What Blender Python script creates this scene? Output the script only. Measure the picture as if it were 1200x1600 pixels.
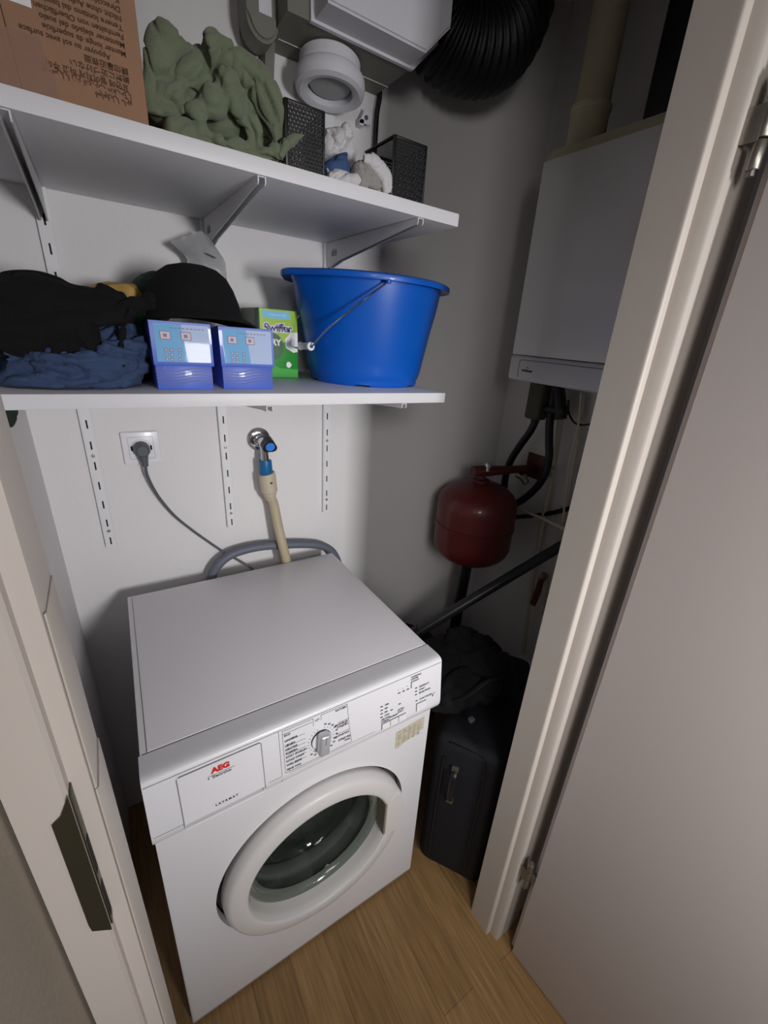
import bpy, bmesh, math, random
from mathutils import Vector, Matrix, noise
random.seed(7)
PI=math.pi
sc=bpy.context.scene
for o in list(bpy.data.objects): bpy.data.objects.remove(o)
COL=sc.collection
# ------------------------------------------------ camera
CPOS=Vector((0.04894,-0.59325,1.52694)); FPX=669.87; CX,CY=628.19,803.87
CR=Matrix(((0.834133,0.152561,-0.530045),(-0.546285,0.361143,-0.755744),(0.076125,0.919946,0.384583)))
cd=bpy.data.cameras.new('camera'); cam=bpy.data.objects.new('camera',cd); COL.objects.link(cam)
cam.matrix_world=Matrix.Translation(CPOS)@CR.to_4x4()
cd.sensor_fit='HORIZONTAL'; cd.sensor_width=36; cd.lens=FPX/1200*36
cd.shift_x=-(CX-600)/1200; cd.shift_y=(CY-800)/1200; cd.clip_start=.01
sc.camera=cam
def at(u,v,ax,val):
    """world point on the plane ax=val that the photograph shows at pixel u,v"""
    d=CR@Vector(((u-CX)/FPX,-(v-CY)/FPX,-1)); i='xyz'.index(ax)
    return CPOS+d*((val-CPOS[i])/d[i])
# ------------------------------------------------ world, lights, exposure
w=bpy.data.worlds.new('world'); sc.world=w; w.use_nodes=True
w.node_tree.nodes['Background'].inputs[0].default_value=(.95,.93,1,1)
w.node_tree.nodes['Background'].inputs[1].default_value=.03
def area(name,loc,target,sx,sy,power,color):
    l=bpy.data.lights.new(name,'AREA'); l.shape='RECTANGLE'; l.size=sx; l.size_y=sy; l.energy=power; l.color=color
    o=bpy.data.objects.new(name,l); COL.objects.link(o); o.location=loc
    o.rotation_euler=(Vector(target)-Vector(loc)).to_track_quat('-Z','Y').to_euler(); return o
o=area('window_light',(.66,-2.3,1.50),(.45,.5,1.12),.25,.45,6.2,(1,.985,1)); o.data.spread=math.radians(70)
area('left_fill_light',(-.4,-1.8,1.9),(.7,.0,1.3),.5,.5,10.5,(1,.97,.95))  # added fill from behind left, stands for no known lamp
o=area('leaf_fill_light',(.05,-1.5,1.9),(.76,-.5,1.0),.4,.4,1.45,(1,.97,.95)); o.data.spread=math.radians(70)  # added fill aimed at the open door leaf, no real fitting
sc.view_settings.view_transform='Standard'; sc.view_settings.look='None'; sc.view_settings.gamma=1
sc.view_settings.use_curve_mapping=False; sc.view_settings.exposure=0
# ------------------------------------------------ materials
def S(r,g,b):
    f=lambda c:(c/255/12.92 if c/255<=.04045 else ((c/255+.055)/1.055)**2.4)
    return (f(r),f(g),f(b),1)
def mat(name,col,rough=.5,metal=0,bump=0,bscale=200,var=0,vscale=8,coat=0,sheen=0,trans=0,ior=1.45,alpha=1,detail=3):
    m=bpy.data.materials.new(name); m.use_nodes=True; nt=m.node_tree; n=nt.nodes; b=n['Principled BSDF']
    b.inputs['Base Color'].default_value=col; b.inputs['Roughness'].default_value=rough; b.inputs['Metallic'].default_value=metal
    b.inputs['Coat Weight'].default_value=coat; b.inputs['Sheen Weight'].default_value=sheen
    b.inputs['Transmission Weight'].default_value=trans; b.inputs['IOR'].default_value=ior; b.inputs['Alpha'].default_value=alpha
    tc=n.new('ShaderNodeTexCoord')
    if var:
        t=n.new('ShaderNodeTexNoise'); t.inputs['Scale'].default_value=vscale; t.inputs['Detail'].default_value=detail
        nt.links.new(tc.outputs['Object'],t.inputs['Vector'])
        mx=n.new('ShaderNodeMix'); mx.data_type='RGBA'; mx.inputs[6].default_value=tuple(c*(1-var) for c in col[:3])+(1,)
        mx.inputs[7].default_value=tuple(min(1,c*(1+var)) for c in col[:3])+(1,)
        nt.links.new(t.outputs['Fac'],mx.inputs[0]); nt.links.new(mx.outputs[2],b.inputs['Base Color'])
    if bump:
        t=n.new('ShaderNodeTexNoise'); t.inputs['Scale'].default_value=bscale; t.inputs['Detail'].default_value=4
        nt.links.new(tc.outputs['Object'],t.inputs['Vector'])
        bp=n.new('ShaderNodeBump'); bp.inputs['Strength'].default_value=bump; bp.inputs['Distance'].default_value=.002
        nt.links.new(t.outputs['Fac'],bp.inputs['Height']); nt.links.new(bp.outputs['Normal'],b.inputs['Normal'])
    return m
wallm=mat('wall_paint',S(220,218,218),.75,bump=.35,bscale=90,var=.015,vscale=3)
framem=mat('frame_paint',S(192,184,176),.42,bump=.08,bscale=60)
doorm=mat('door_paint',S(204,196,193),.5,bump=.06,bscale=300)
hallm=mat('hallway_wall_paint',S(150,140,126),.8,bump=.3,bscale=120)
shelfm=mat('shelf_laminate',S(225,225,228),.45,var=.02)
steelw=mat('white_steel',S(222,222,224),.4)
applw=mat('white_enamel',S(228,228,231),.28,coat=.3)
appltop=mat('worktop_laminate',S(232,230,234),.36,var=.02,vscale=4)
applp=mat('white_plastic',S(228,228,232),.3,coat=.2)
ringm=mat('ring_plastic',S(216,214,213),.35)
greyline=mat('grey_line',S(105,105,110),.6)
ink=mat('dark_ink',S(40,40,46),.6)
redink=mat('red_ink',S(205,50,40),.5)
dark=mat('dark_gap',S(14,14,15),.8)
black=mat('black_plastic',S(20,20,22),.42)
blackcloth=mat('black_cloth',S(5,5,6),.95,bump=.5,bscale=250,sheen=.0)
navy=mat('navy_nylon',S(10,11,20),.75,bump=.4,bscale=400)
navy2=mat('dark_nylon',S(3,3,5),.95,bump=.4,bscale=400)
chrome=mat('chrome',S(210,210,215),.12,1)
steel=mat('brushed_steel',S(150,147,138),.4,.9,bump=.1)
drumm=mat('drum_steel',S(205,205,208),.26,1)
rubber=mat('grey_rubber',S(128,130,126),.6)
bluep=mat('blue_bucket_plastic',S(0,88,190),.38,coat=.12,bump=.05,bscale=30)
bluet=mat('blue_tap_plastic',S(20,98,150),.4)
bluec=mat('bright_blue_cap',S(50,130,225),.4)
beige=mat('beige_plastic',S(186,176,155),.55,var=.06,vscale=60)
beigeh=mat('beige_hose',S(178,166,140),.5,var=.05,vscale=40)
greyhose=mat('grey_hose',S(96,100,112),.5,bump=.3,bscale=150)
greyp=mat('grey_plastic',S(82,86,92),.5)
cardm=mat('cardboard',S(150,115,90),.85,var=.10,vscale=26,bump=.3,bscale=120)
cardink=mat('cardboard_print',S(84,58,42),.85)
tapem=mat('packing_tape',S(176,140,122),.15,coat=.7,bump=.8,bscale=70,alpha=.55)
paper=mat('paper',S(228,228,228),.7)
greencloth=mat('green_linen',S(110,120,96),.95,bump=.7,bscale=600,var=.16,vscale=30,sheen=.2)
whitecloth=mat('white_terry',S(205,203,206),1,bump=1,bscale=300,sheen=.2)
greycloth=mat('grey_terry',S(150,148,144),1,bump=1,bscale=300)
bluecloth=mat('blue_cotton',S(62,84,128),.95,bump=.6,bscale=400)
jeans=mat('denim',S(58,76,110),.95,bump=.8,bscale=500,var=.25,vscale=60)
yellowcloth=mat('yellow_cotton',S(196,160,92),.95,bump=.5,bscale=300)
darkgreen=mat('grey_green_felt',S(72,88,86),.95,bump=.6,bscale=300)
greenb=mat('green_cotton',S(62,128,62),.9,bump=.5,bscale=300)
redm=mat('red_enamel',S(86,21,18),.45,coat=.2,var=.1,vscale=10)
redb=mat('dark_red_steel',S(80,30,28),.5)
pipew=mat('white_pipe',S(196,192,170),.45)
boilerm=mat('boiler_white',S(222,222,220),.3,coat=.2)
boilerp=mat('boiler_strip_plastic',S(204,205,206),.35)
ventm=mat('ventilation_plastic',S(212,212,218),.5)
flueg=mat('flue_grey',S(206,201,170),.6)
ventg_shade=mat('ventilation_grey_shade',S(122,122,112),.6)  # plain grey on fittings; on the white housing it paints in shade
oliveg=mat('siphon_plastic',S(74,72,60),.6)
ductm=mat('flexible_duct_black',S(15,15,16),.5,.1,bump=.4,bscale=80)
glass=mat('door_glass',S(52,64,58),.04,alpha=.24,coat=.8)
bowlrim=mat('bowl_rim_glass',S(120,128,120),.12,alpha=.75,coat=.6,bump=.3,bscale=120)
clearp=mat('clear_packet',S(170,170,172),.22,alpha=.72,coat=.6,bump=.6,bscale=40)
yellowlabel=mat('yellowed_sticker',S(196,190,170),.7,var=.12,vscale=300)
podblue=mat('pod_box_blue',S(78,108,205),.4,coat=.15)
podwave=mat('pod_wave_blue',S(34,56,140),.4,coat=.3)
podlight=mat('pod_box_light',S(98,168,218),.5,coat=.1)
podpale=mat('pod_box_pale',S(172,192,228),.5,coat=.1)
lime=mat('lime_card',S(150,190,40),.45,coat=.2)
green1=mat('green_card',S(26,140,40),.45,coat=.2)
green2=mat('dark_green_card',S(16,84,34),.45,coat=.2)
skyb=mat('sky_blue_card',S(110,190,225),.45)
whitep=mat('white_print',S(235,235,238),.5)
purple=mat('violet_print',S(60,40,130),.5)
brass=mat('aged_strike_steel',S(96,92,76),.4,.9)
def floor_mat():
    m=bpy.data.materials.new('oak_laminate'); m.use_nodes=True; nt=m.node_tree; n=nt.nodes; L=nt.links; b=n['Principled BSDF']
    tc=n.new('ShaderNodeTexCoord'); mp=n.new('ShaderNodeMapping'); mp.inputs['Rotation'].default_value=(0,0,PI/2); mp.inputs['Location'].default_value=(.3,.065,0)
    L.new(tc.outputs['Object'],mp.inputs['Vector'])
    br=n.new('ShaderNodeTexBrick'); br.inputs['Scale'].default_value=1; br.inputs['Brick Width'].default_value=1.2; br.inputs['Row Height'].default_value=.095
    br.inputs['Mortar Size'].default_value=.0008; br.inputs['Mortar Smooth'].default_value=.3; br.inputs['Bias'].default_value=0
    br.inputs['Color1'].default_value=S(168,134,90); br.inputs['Color2'].default_value=S(150,117,75); br.inputs['Mortar'].default_value=S(116,88,56)
    L.new(mp.outputs[0],br.inputs['Vector'])
    g=n.new('ShaderNodeTexNoise'); m2=n.new('ShaderNodeMapping'); m2.inputs['Scale'].default_value=(60,3.5,1); L.new(tc.outputs['Object'],m2.inputs['Vector'])
    L.new(m2.outputs[0],g.inputs['Vector']); g.inputs['Scale'].default_value=2.2; g.inputs['Detail'].default_value=6
    r=n.new('ShaderNodeValToRGB'); r.color_ramp.elements[0].position=.3; r.color_ramp.elements[0].color=(.62,.6,.57,1); r.color_ramp.elements[1].position=.7; r.color_ramp.elements[1].color=(1.12,1.1,1.06,1)
    L.new(g.outputs['Fac'],r.inputs[0])
    mx=n.new('ShaderNodeMix'); mx.data_type='RGBA'; mx.blend_type='MULTIPLY'; mx.inputs[0].default_value=.9
    L.new(br.outputs['Color'],mx.inputs[6]); L.new(r.outputs[0],mx.inputs[7]); L.new(mx.outputs[2],b.inputs['Base Color'])
    b.inputs['Roughness'].default_value=.5
    bp=n.new('ShaderNodeBump'); bp.inputs['Strength'].default_value=.15; bp.inputs['Distance'].default_value=.001; L.new(g.outputs['Fac'],bp.inputs['Height']); L.new(bp.outputs[0],b.inputs['Normal'])
    return m
floorm=floor_mat()
def perf_mat():
    """black plastic with hexagonally packed round holes"""
    m=bpy.data.materials.new('perforated_black_plastic'); m.use_nodes=True; nt=m.node_tree; n=nt.nodes; L=nt.links; b=n['Principled BSDF']
    b.inputs['Base Color'].default_value=S(30,30,32); b.inputs['Roughness'].default_value=.4
    tc=n.new('ShaderNodeTexCoord'); sp=n.new('ShaderNodeSeparateXYZ'); L.new(tc.outputs['Object'],sp.inputs[0])
    def mth(op,a,bb=None):
        x=n.new('ShaderNodeMath'); x.operation=op
        for i,v in enumerate((a,bb)):
            if v is None: continue
            if isinstance(v,(int,float)): x.inputs[i].default_value=v
            else: L.new(v,x.inputs[i])
        return x.outputs[0]
    h=mth('ADD',sp.outputs[0],sp.outputs[1]); P=.0062; Q=P*1.732
    def cell(ox,oz):
        fx=mth('SUBTRACT',mth('FRACT',mth('ADD',mth('DIVIDE',h,P),ox+100)),.5); fz=mth('SUBTRACT',mth('FRACT',mth('ADD',mth('DIVIDE',sp.outputs[2],Q),oz+100)),.5)
        return mth('SQRT',mth('ADD',mth('POWER',mth('MULTIPLY',fx,P),2),mth('POWER',mth('MULTIPLY',fz,Q),2)))
    d=mth('MINIMUM',cell(0,0),cell(.5,.5)); hole=mth('GREATER_THAN',d,.0021)
    L.new(hole,b.inputs['Alpha']); return m
perf=perf_mat()
# ------------------------------------------------ mesh helpers
class MB:
    def __init__(s): s.b=bmesh.new()
    def box(s,x0,x1,y0,y1,z0,z1,bev=0,mi=0,seg=2,M=None):
        vs=[s.b.verts.new((x,y,z)) for x in(x0,x1) for y in(y0,y1) for z in(z0,z1)]
        F=[(0,1,3,2),(4,6,7,5),(0,4,5,1),(2,3,7,6),(0,2,6,4),(1,5,7,3)]
        fs=[s.b.faces.new([vs[i] for i in f]) for f in F]
        for f in fs: f.material_index=mi
        if bev:
            es=list({e for f in fs for e in f.edges})
            r=bmesh.ops.bevel(s.b,geom=es,offset=bev,segments=seg,affect='EDGES',profile=.5)
            for f in r['faces']: f.material_index=mi; f.smooth=True
            vs=list({v for f in r['faces'] for v in f.verts}|{v for v in vs if v.is_valid})
        if M is not None: bmesh.ops.transform(s.b,matrix=M,verts=[v for v in vs if v.is_valid])
        return s
    def prism(s,poly,a0,a1,axis='x',mi=0,smooth=False,M=None):
        """poly in the two other axes, extruded along axis"""
        def P(t,u,v): return {'x':(t,u,v),'y':(u,t,v),'z':(u,v,t)}[axis]
        A=[s.b.verts.new(P(a0,*p)) for p in poly]; B=[s.b.verts.new(P(a1,*p)) for p in poly]; n=len(poly); fs=[]
        for i in range(n):
            f=s.b.faces.new((A[i],A[(i+1)%n],B[(i+1)%n],B[i])); f.smooth=smooth; fs.append(f)
        fs+=[s.b.faces.new(A[::-1]),s.b.faces.new(B)]
        for f in fs: f.material_index=mi
        if M is not None: bmesh.ops.transform(s.b,matrix=M,verts=A+B)
        return s
    def tube(s,pts,r,seg=12,mi=0,cap=True,smooth=True,close=False,flat=1,up=(0,0,1)):
        pts=[Vector(p) for p in pts]; n=len(pts); R=r if isinstance(r,(list,tuple)) else [r]*n; rings=[]
        prev=None
        for i,p in enumerate(pts):
            if close: d=pts[(i+1)%n]-pts[i-1]
            else: d=pts[min(i+1,n-1)]-pts[max(i-1,0)]
            d.normalize()
            if prev is None:
                a=Vector(up) if abs(d.dot(Vector(up)))<.95 else Vector((1,0,0))
                a=(a-d*a.dot(d)).normalized()
            else: a=(prev-d*prev.dot(d)).normalized()
            prev=a; c=d.cross(a)
            rings.append([s.b.verts.new(p+(a*math.cos(2*PI*k/seg)*flat+c*math.sin(2*PI*k/seg))*R[i]) for k in range(seg)])
        for i in range(n if close else n-1):
            A,B=rings[i],rings[(i+1)%n]
            for k in range(seg):
                f=s.b.faces.new((A[k],A[(k+1)%seg],B[(k+1)%seg],B[k])); f.smooth=smooth; f.material_index=mi
        if cap and not close:
            f=s.b.faces.new(rings[0][::-1]); f.material_index=mi; f=s.b.faces.new(rings[-1]); f.material_index=mi
        return s
    def lathe(s,prof,c=(0,0,0),axis='z',seg=48,mi=0,smooth=True,a0=0,a1=2*PI,M=None,close=False):
        """prof: list of (r,h)"""
        c=Vector(c); full=abs(a1-a0-2*PI)<1e-6; n=seg if full else seg+1; rings=[]; allv=[]
        for r,h in prof:
            ring=[]
            if r<1e-6:
                v=s.b.verts.new(s._ax(0,0,h,axis)+c); ring=[v]*n; allv.append(v)
            else:
                for k in range(n):
                    a=a0+(a1-a0)*k/seg; v=s.b.verts.new(s._ax(r*math.cos(a),r*math.sin(a),h,axis)+c); ring.append(v); allv.append(v)
            rings.append(ring)
        pairs=list(zip(rings,rings[1:]))
        if close: pairs.append((rings[-1],rings[0]))
        for A,B in pairs:
            for k in range(n if full else n-1):
                q=[A[k],A[(k+1)%n],B[(k+1)%n],B[k]]; u=[]
                for v in q:
                    if v not in u: u.append(v)
                if len(u)>2:
                    try: f=s.b.faces.new(u); f.smooth=smooth; f.material_index=mi
                    except ValueError: pass
        if not full:
            for k in (0,n-1):
                try: f=s.b.faces.new([r[k] for r in rings]); f.material_index=mi
                except ValueError: pass
        if M is not None: bmesh.ops.transform(s.b,matrix=M,verts=allv)
        return s
    @staticmethod
    def _ax(u,v,h,axis): return Vector({'z':(u,v,h),'y':(u,h,v),'x':(h,u,v)}[axis])
    def build(s,name,m,parent=None,base=None,sharp=True):
        bmesh.ops.recalc_face_normals(s.b,faces=s.b.faces)
        me=bpy.data.meshes.new(name); s.b.to_mesh(me); s.b.free()
        for x in (m if isinstance(m,(list,tuple)) else [m]): me.materials.append(x)
        if sharp: me.set_sharp_from_angle(angle=math.radians(38))
        o=bpy.data.objects.new(name,me); COL.objects.link(o)
        if base is not None: me.transform(Matrix.Translation(-Vector(base))); o.location=base
        if parent is not None:
            o.parent=parent; o.matrix_parent_inverse=world(parent).inverted()
        return o
def world(o):
    m=Matrix.Translation(o.location)@o.rotation_euler.to_matrix().to_4x4()
    return (world(o.parent)@o.matrix_parent_inverse@m) if o.parent else m
def tag(o,label,cat,group=None):
    o['label']=label; o['category']=cat
    if group: o['group']=group
    return o
def thing(name,label,cat,loc,group=None):
    o=bpy.data.objects.new(name,None); COL.objects.link(o); o.location=loc; o.empty_display_size=.05
    return tag(o,label,cat,group)
def structure(o): o['kind']='structure'; return o
def lab(o,l): o['label']=l; return o
def smoothpath(pts,n=8):
    P=[Vector(p) for p in pts]; P=[P[0]*2-P[1]]+P+[P[-1]*2-P[-2]]; out=[]
    for i in range(1,len(P)-2):
        for k in range(n):
            t=k/n; a,b,c,d=P[i-1:i+3]
            out.append(.5*((2*b)+(c-a)*t+(2*a-5*b+4*c-d)*t*t+(3*b-a-3*c+d)*t**3))
    out.append(P[-2]); return out
def text_bm(mb,body,size,M,ext=.0002,align='CENTER',mi=0,bold=0,sx=1):
    cu=bpy.data.curves.new('lettering','FONT'); cu.body=body; cu.size=size; cu.align_x=align; cu.align_y='CENTER'; cu.extrude=ext; cu.offset=bold; cu.resolution_u=3
    o=bpy.data.objects.new('lettering',cu); COL.objects.link(o); dg=bpy.context.evaluated_depsgraph_get()
    me=bpy.data.meshes.new_from_object(o.evaluated_get(dg)); me.transform(M@Matrix.Diagonal((sx,1,1,1)))
    n0=len(mb.b.faces); mb.b.from_mesh(me); mb.b.faces.ensure_lookup_table()
    for f in mb.b.faces[n0:]: f.material_index=mi
    bpy.data.objects.remove(o); bpy.data.curves.remove(cu); bpy.data.meshes.remove(me)
def Mfront(x,y,z,tilt=0,roll=0): # text standing up, facing -y; tilt leans it back so that it faces a little up
    return Matrix.Translation((x,y,z))@Matrix.Rotation(PI/2-tilt,4,'X')@Matrix.Rotation(roll,4,'Z')
def blob(mb,outline,y0,df,db,n=20,m=90,p=.62,mi=0,bottom=None):
    """closed bulging body with the given x,z outline, depth df towards the viewer and db away"""
    c=Vector((sum(q[0] for q in outline)/len(outline),sum(q[1] for q in outline)/len(outline)))
    pts=[]
    O=[Vector((q[0],q[1],0)) for q in outline]; O=smoothpath(O+[O[0]],6)[:-1]; L=len(O); rings=[]
    for i in range(1,n):
        ph=PI*i/n; s=math.sin(ph)**p; y=y0-(df if ph<PI/2 else db)*math.copysign(abs(math.cos(ph))**.9,math.cos(ph)); ring=[]
        for k in range(m):
            t=k/m*L; a=O[int(t)%L].lerp(O[(int(t)+1)%L],t-int(t)); q=c+(Vector((a.x,a.y))-c)*s
            z=q.y if bottom is None else max(q.y,bottom)
            ring.append(mb.b.verts.new((q.x,y,z)))
        rings.append(ring)
    for A,B in zip(rings,rings[1:]):
        for k in range(m):
            f=mb.b.faces.new((A[k],A[(k+1)%m],B[(k+1)%m],B[k])); f.smooth=True; f.material_index=mi
    mb.b.faces.new(rings[0][::-1]); mb.b.faces.new(rings[-1])
def cloth(mb,name,m,parent=None,voxel=.004,amp=.006,freq=14,seed=0,zmin=None,smooth=6,fine=.0,aniso=(1,1,1),base=None,ymax=None):
    """merge the shapes into one skin, then crease it"""
    bmesh.ops.recalc_face_normals(mb.b,faces=mb.b.faces)
    me=bpy.data.meshes.new(name); mb.b.to_mesh(me); mb.b.free(); o=bpy.data.objects.new(name,me); COL.objects.link(o)
    r=o.modifiers.new('r','REMESH'); r.mode='VOXEL'; r.voxel_size=voxel; sm=o.modifiers.new('s','SMOOTH'); sm.iterations=smooth; sm.factor=.5
    dg=bpy.context.evaluated_depsgraph_get(); me2=bpy.data.meshes.new_from_object(o.evaluated_get(dg)); me2.name=name
    bpy.data.objects.remove(o); off=Vector((seed*3.1,seed*1.7,seed*.9))
    nor=[v.normal.copy() for v in me2.vertices]
    for v,nn in zip(me2.vertices,nor):
        q=Vector((v.co.x*aniso[0],v.co.y*aniso[1],v.co.z*aniso[2]))*freq+off; qh=q*.5; q+=Vector((noise.noise(qh+Vector((7.3,0,0))),noise.noise(qh+Vector((0,5.1,0))),noise.noise(qh+Vector((0,0,9.7)))))*.9
        h=.75*noise.noise(q*.7+off)-.85*math.exp(-(noise.noise(q)/.11)**2)-.35*math.exp(-(noise.noise(q*2.1+off)/.10)**2)+.2*noise.noise(q*3)
        v.co+=nn*(h+.30)*amp
        if fine: v.co+=nn*noise.noise(v.co*180)*fine
        if zmin is not None and v.co.z<zmin: v.co.z=zmin
        if ymax is not None and v.co.y>ymax: v.co.y=ymax
    for p_ in me2.polygons: p_.use_smooth=True
    me2.materials.clear(); me2.materials.append(m); o=bpy.data.objects.new(name,me2); COL.objects.link(o)
    if base is not None: me2.transform(Matrix.Translation(-Vector(base))); o.location=base
    if parent is not None: o.parent=parent; o.matrix_parent_inverse=world(parent).inverted()
    return o
YW=.64; XL=-.105; XR=1.37
# ================================================================ setting
structure(MB().box(-1.6,1.6,-3.0,.74,-.06,0).build('floor',floorm))
structure(MB().box(-.16,1.5,-.29,.74,2.62,2.70).build('ceiling',wallm))
structure(MB().box(-.2,1.5,YW,YW+.08,0,2.62).build('wall_back',wallm))
structure(MB().box(XL-.08,XL,-.165,YW,0,2.62).build('wall_left',wallm))
structure(MB().box(XR,XR+.08,-.17,YW,0,2.62).build('wall_right',wallm))
structure(MB().box(-1.6,-.0685,-.245,-.166,0,2.62).box(-.0685,-.031,-.245,-.166,2.14,2.62).build('wall_front',wallm))
b=MB().box(.80,1.6,-.25,-.170,0,2.62).box(-.0685,.80,-.25,-.170,2.16,2.62); o=structure(b.build('wall_front_right',wallm)); o.name='wall_front_side'
structure(MB().box(-.16,-.0705,-1.0,-.245,0,2.62).build('wall_hallway_blocker',hallm))  # side wall added to block light from the left door casing
# left door frame: lining, stop and rebate, casing
b=MB()
b.prism([(-.0145,-.176),(-.0145,-.232),(-.0165,-.238),(-.0300,-.240),(-.0300,-.252),(-.033,-.2555),(-.067,-.2555),(-.068,-.253),(-.068,-.18),(-.066,-.176)],0,2.15,'z')
fl=structure(b.build('trim_left',framem))
b=MB().prism([(-.0120,-.1765),(-.0120,-.2355),(-.0138,-.2380),(-.0150,-.2380),(-.0150,-.1765)],0,1.127,'z')
b.prism([(-.0134,-.1765),(-.0134,-.2355),(-.0142,-.237),(-.0150,-.2375),(-.0150,-.1765)],1.1275,1.318,'z')
lab(structure(b.build('trim_lining',framem,fl)),'white lining boards butted on the jamb')
# strike plate let into the left frame
b=MB(); b.box(-.0300,-.0285,-.2535,-.2405,.955,1.150,.0004)
b.prism([(-.0300,.952),(-.0440,.966),(-.0450,.976),(-.0450,1.128),(-.038,1.134),(-.0300,1.152)],-.2572,-.2550,'y',)
sp=b.build('strike_plate',brass,fl); lab(sp,'dark metal latch strike plate'); sp['kind']='structure'
b=MB().box(-.0283,-.0280,-.2515,-.2435,1.035,1.085).box(-.0283,-.0280,-.2515,-.2435,.965,1.015); structure(b.build('latch_hole',dark,sp))
# right door frame
b=MB()
pr=[(.7030,-.176),(.7030,-.232)]+[(.7030+.004-.004*math.cos(a),-.236-.004*math.sin(a)) for a in (0,.4,.8,1.2,1.57)]+[(.7170,-.240),(.7170,-.2600),(.7200,-.2640),(.800,-.2640),(.802,-.262),(.802,-.18),(.80,-.176)]
b.prism(pr,0,2.15,'z'); fr=structure(b.build('trim_right',framem))
b=MB(); b.box(-.068,.802,-.2600,-.176,2.15,2.21); structure(b.build('trim_top',framem))
# door leaf, standing open on the right
ang=math.atan2(.013,-.146); DL=bpy.data.objects.new('door_1',None); COL.objects.link(DL); DL.location=(.7345,-.3045,0); structure(DL)
DL.rotation_euler=(0,0,-math.atan2(.0145,.146)*-1)
b=MB(); b.box(0,.0375,-.86,0,.008,2.12,.0012); b.box(.0125,.0375,-.001,.0105,.008,2.12,.0008)
leaf=b.build('door_leaf',doorm); leaf.parent=DL; structure(leaf)
def hinge(z,n):
    g=MB()
    for i,(a,bb) in enumerate(((-.045,-.016),(-.014,.014),(.016,.045))): g.lathe([(0,a),(.0068,a),(.0075,a+.001),(.0075,bb-.001),(.0068,bb),(0,bb)],(.7335,-.2850,z),seg=20)
    g.lathe([(0,-.052),(.0045,-.051),(.004,-.045)],(.7335,-.2850,z),seg=16).lathe([(.004,.045),(.0045,.051),(0,.052)],(.7335,-.2850,z),seg=16)
    g.box(.7258,.7276,-.2840,-.2630,z-.018,z+.018,.0006)
    g.box(.7345,.746,-.3035,-.2840,z-.013,z+.013,.001)
    o=g.build('door_hinge',steel,DL); o['kind']='structure'; lab(o,n)
hinge(1.785,'upper steel hinge'); hinge(.325,'lower steel hinge')
# ================================================================ shelves
ZU,ZL=1.758,1.410; YF=.207
o=MB().box(XL+.004,.689,YF,YW-.001,ZU-.022,ZU,.0008).build('wall_shelf',shelfm,base=(.3,.42,ZU-.022)); tag(o,'upper white shelf carrying the cardboard box and green cloth','shelf','white wall shelves')
o=MB().box(XL+.004,.7115,YF+.008,YW-.001,ZL-.022,ZL,.0008).build('wall_shelf',shelfm,base=(.3,.42,ZL-.022)); tag(o,'lower white shelf carrying the blue bucket','shelf','white wall shelves')
for x,pos in ((-.002,'left, nearest the power socket side of the left wall'),(.297,'middle, between socket and water tap'),(.598,'right, beyond the water tap')):
    t=thing('shelf_standard','slotted white steel wall strip, '+{'l':'leftmost of three','m':'middle one of three','r':'rightmost of three'}[pos[0]],'shelf support',(x,YW,.965),'slotted strips under the lower shelf')
    b=MB(); b.box(x-.0125,x+.0125,YW-.003,YW-.0002,.965,2.02,.0004)
    b.box(x-.0125,x-.0095,YW-.0115,YW-.003,.965,2.02,.0004).box(x+.0095,x+.0125,YW-.0115,YW-.003,.965,2.02,.0004)
    b.box(x-.0095,x+.0095,YW-.0115,YW-.0095,.965,2.02)
    b.build('channel',steelw,t)
    g=MB()
    for k in range(20):
        z=.982+.05*k; g.box(x-.0016,x+.0016,YW-.0119,YW-.0113,z-.0098,z+.0098)
    lab(g.build('slot',dark,t),'dark slots').__setitem__('kind','stuff')
    for z in (1.007,1.204,1.50,1.90): lab(MB().lathe([(.0042,.0),(.0036,-.0016),(0,-.002)],(x,YW-.0115,z+.003),'y',16).build('screw',steel,t),'grey screw head')
def bracket(x,ztop,yf,label,g):
    t=thing('shelf_bracket',label,'shelf bracket',(x,YW-.012,ztop-.001),g)
    for s in (-1,1):
        b=MB(); b.prism([(YW-.0125,ztop-.001),(YW-.0125,ztop-.056),(YW-.03,ztop-.058),(YW-.09,ztop-.046),(yf+.03,ztop-.013),(yf+.004,ztop-.012),(yf+.001,ztop-.009),(yf+.001,ztop-.001)],x+s*.0055-.0009,x+s*.0055+.0009,'x')
        b.build('side_plate',steelw,t)
    b=MB(); b.box(x-.0045,x+.0045,yf+.002,YW-.013,ztop-.0022,ztop-.001); b.build('top_plate',steelw,t)
    b=MB(); 
    for i in range(7): b.box(x-.0067,x-.0065,YW-.075+i*.005,YW-.0725+i*.005,ztop-.034,ztop-.022+.004*(i%2))
    lab(b.build('stamp_mark',greyline,t),'small dark stamped mark')
bracket(-.002,ZU-.022,YF,'white shelf bracket under the upper shelf, leftmost of three','brackets under the upper shelf')
bracket(.297,ZU-.022,YF,'white shelf bracket under the upper shelf, in the middle','brackets under the upper shelf')
bracket(.598,ZU-.022,YF,'white shelf bracket under the upper shelf, nearest the shelf end','brackets under the upper shelf')
bracket(.297,ZL-.022,YF+.008,'white bracket tip under the lower shelf, near the water tap','brackets under the lower shelf')
bracket(.598,ZL-.022,YF+.008,'white bracket tip under the lower shelf, near its right end','brackets under the lower shelf')
# ================================================================ washing machine
WM=thing('washing_machine','white front-loading washing machine with a round door','washing machine',(.3,.28,0))
D=.555; W=.598; zc=.392; xc=.307
def taper(bm):
    for v in bm.verts:
        k=(1-v.co.z/.85); y=max(0,v.co.y)/D
        v.co.x=.3+(v.co.x-.3)*(1+.03*k-.035*y)
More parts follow.
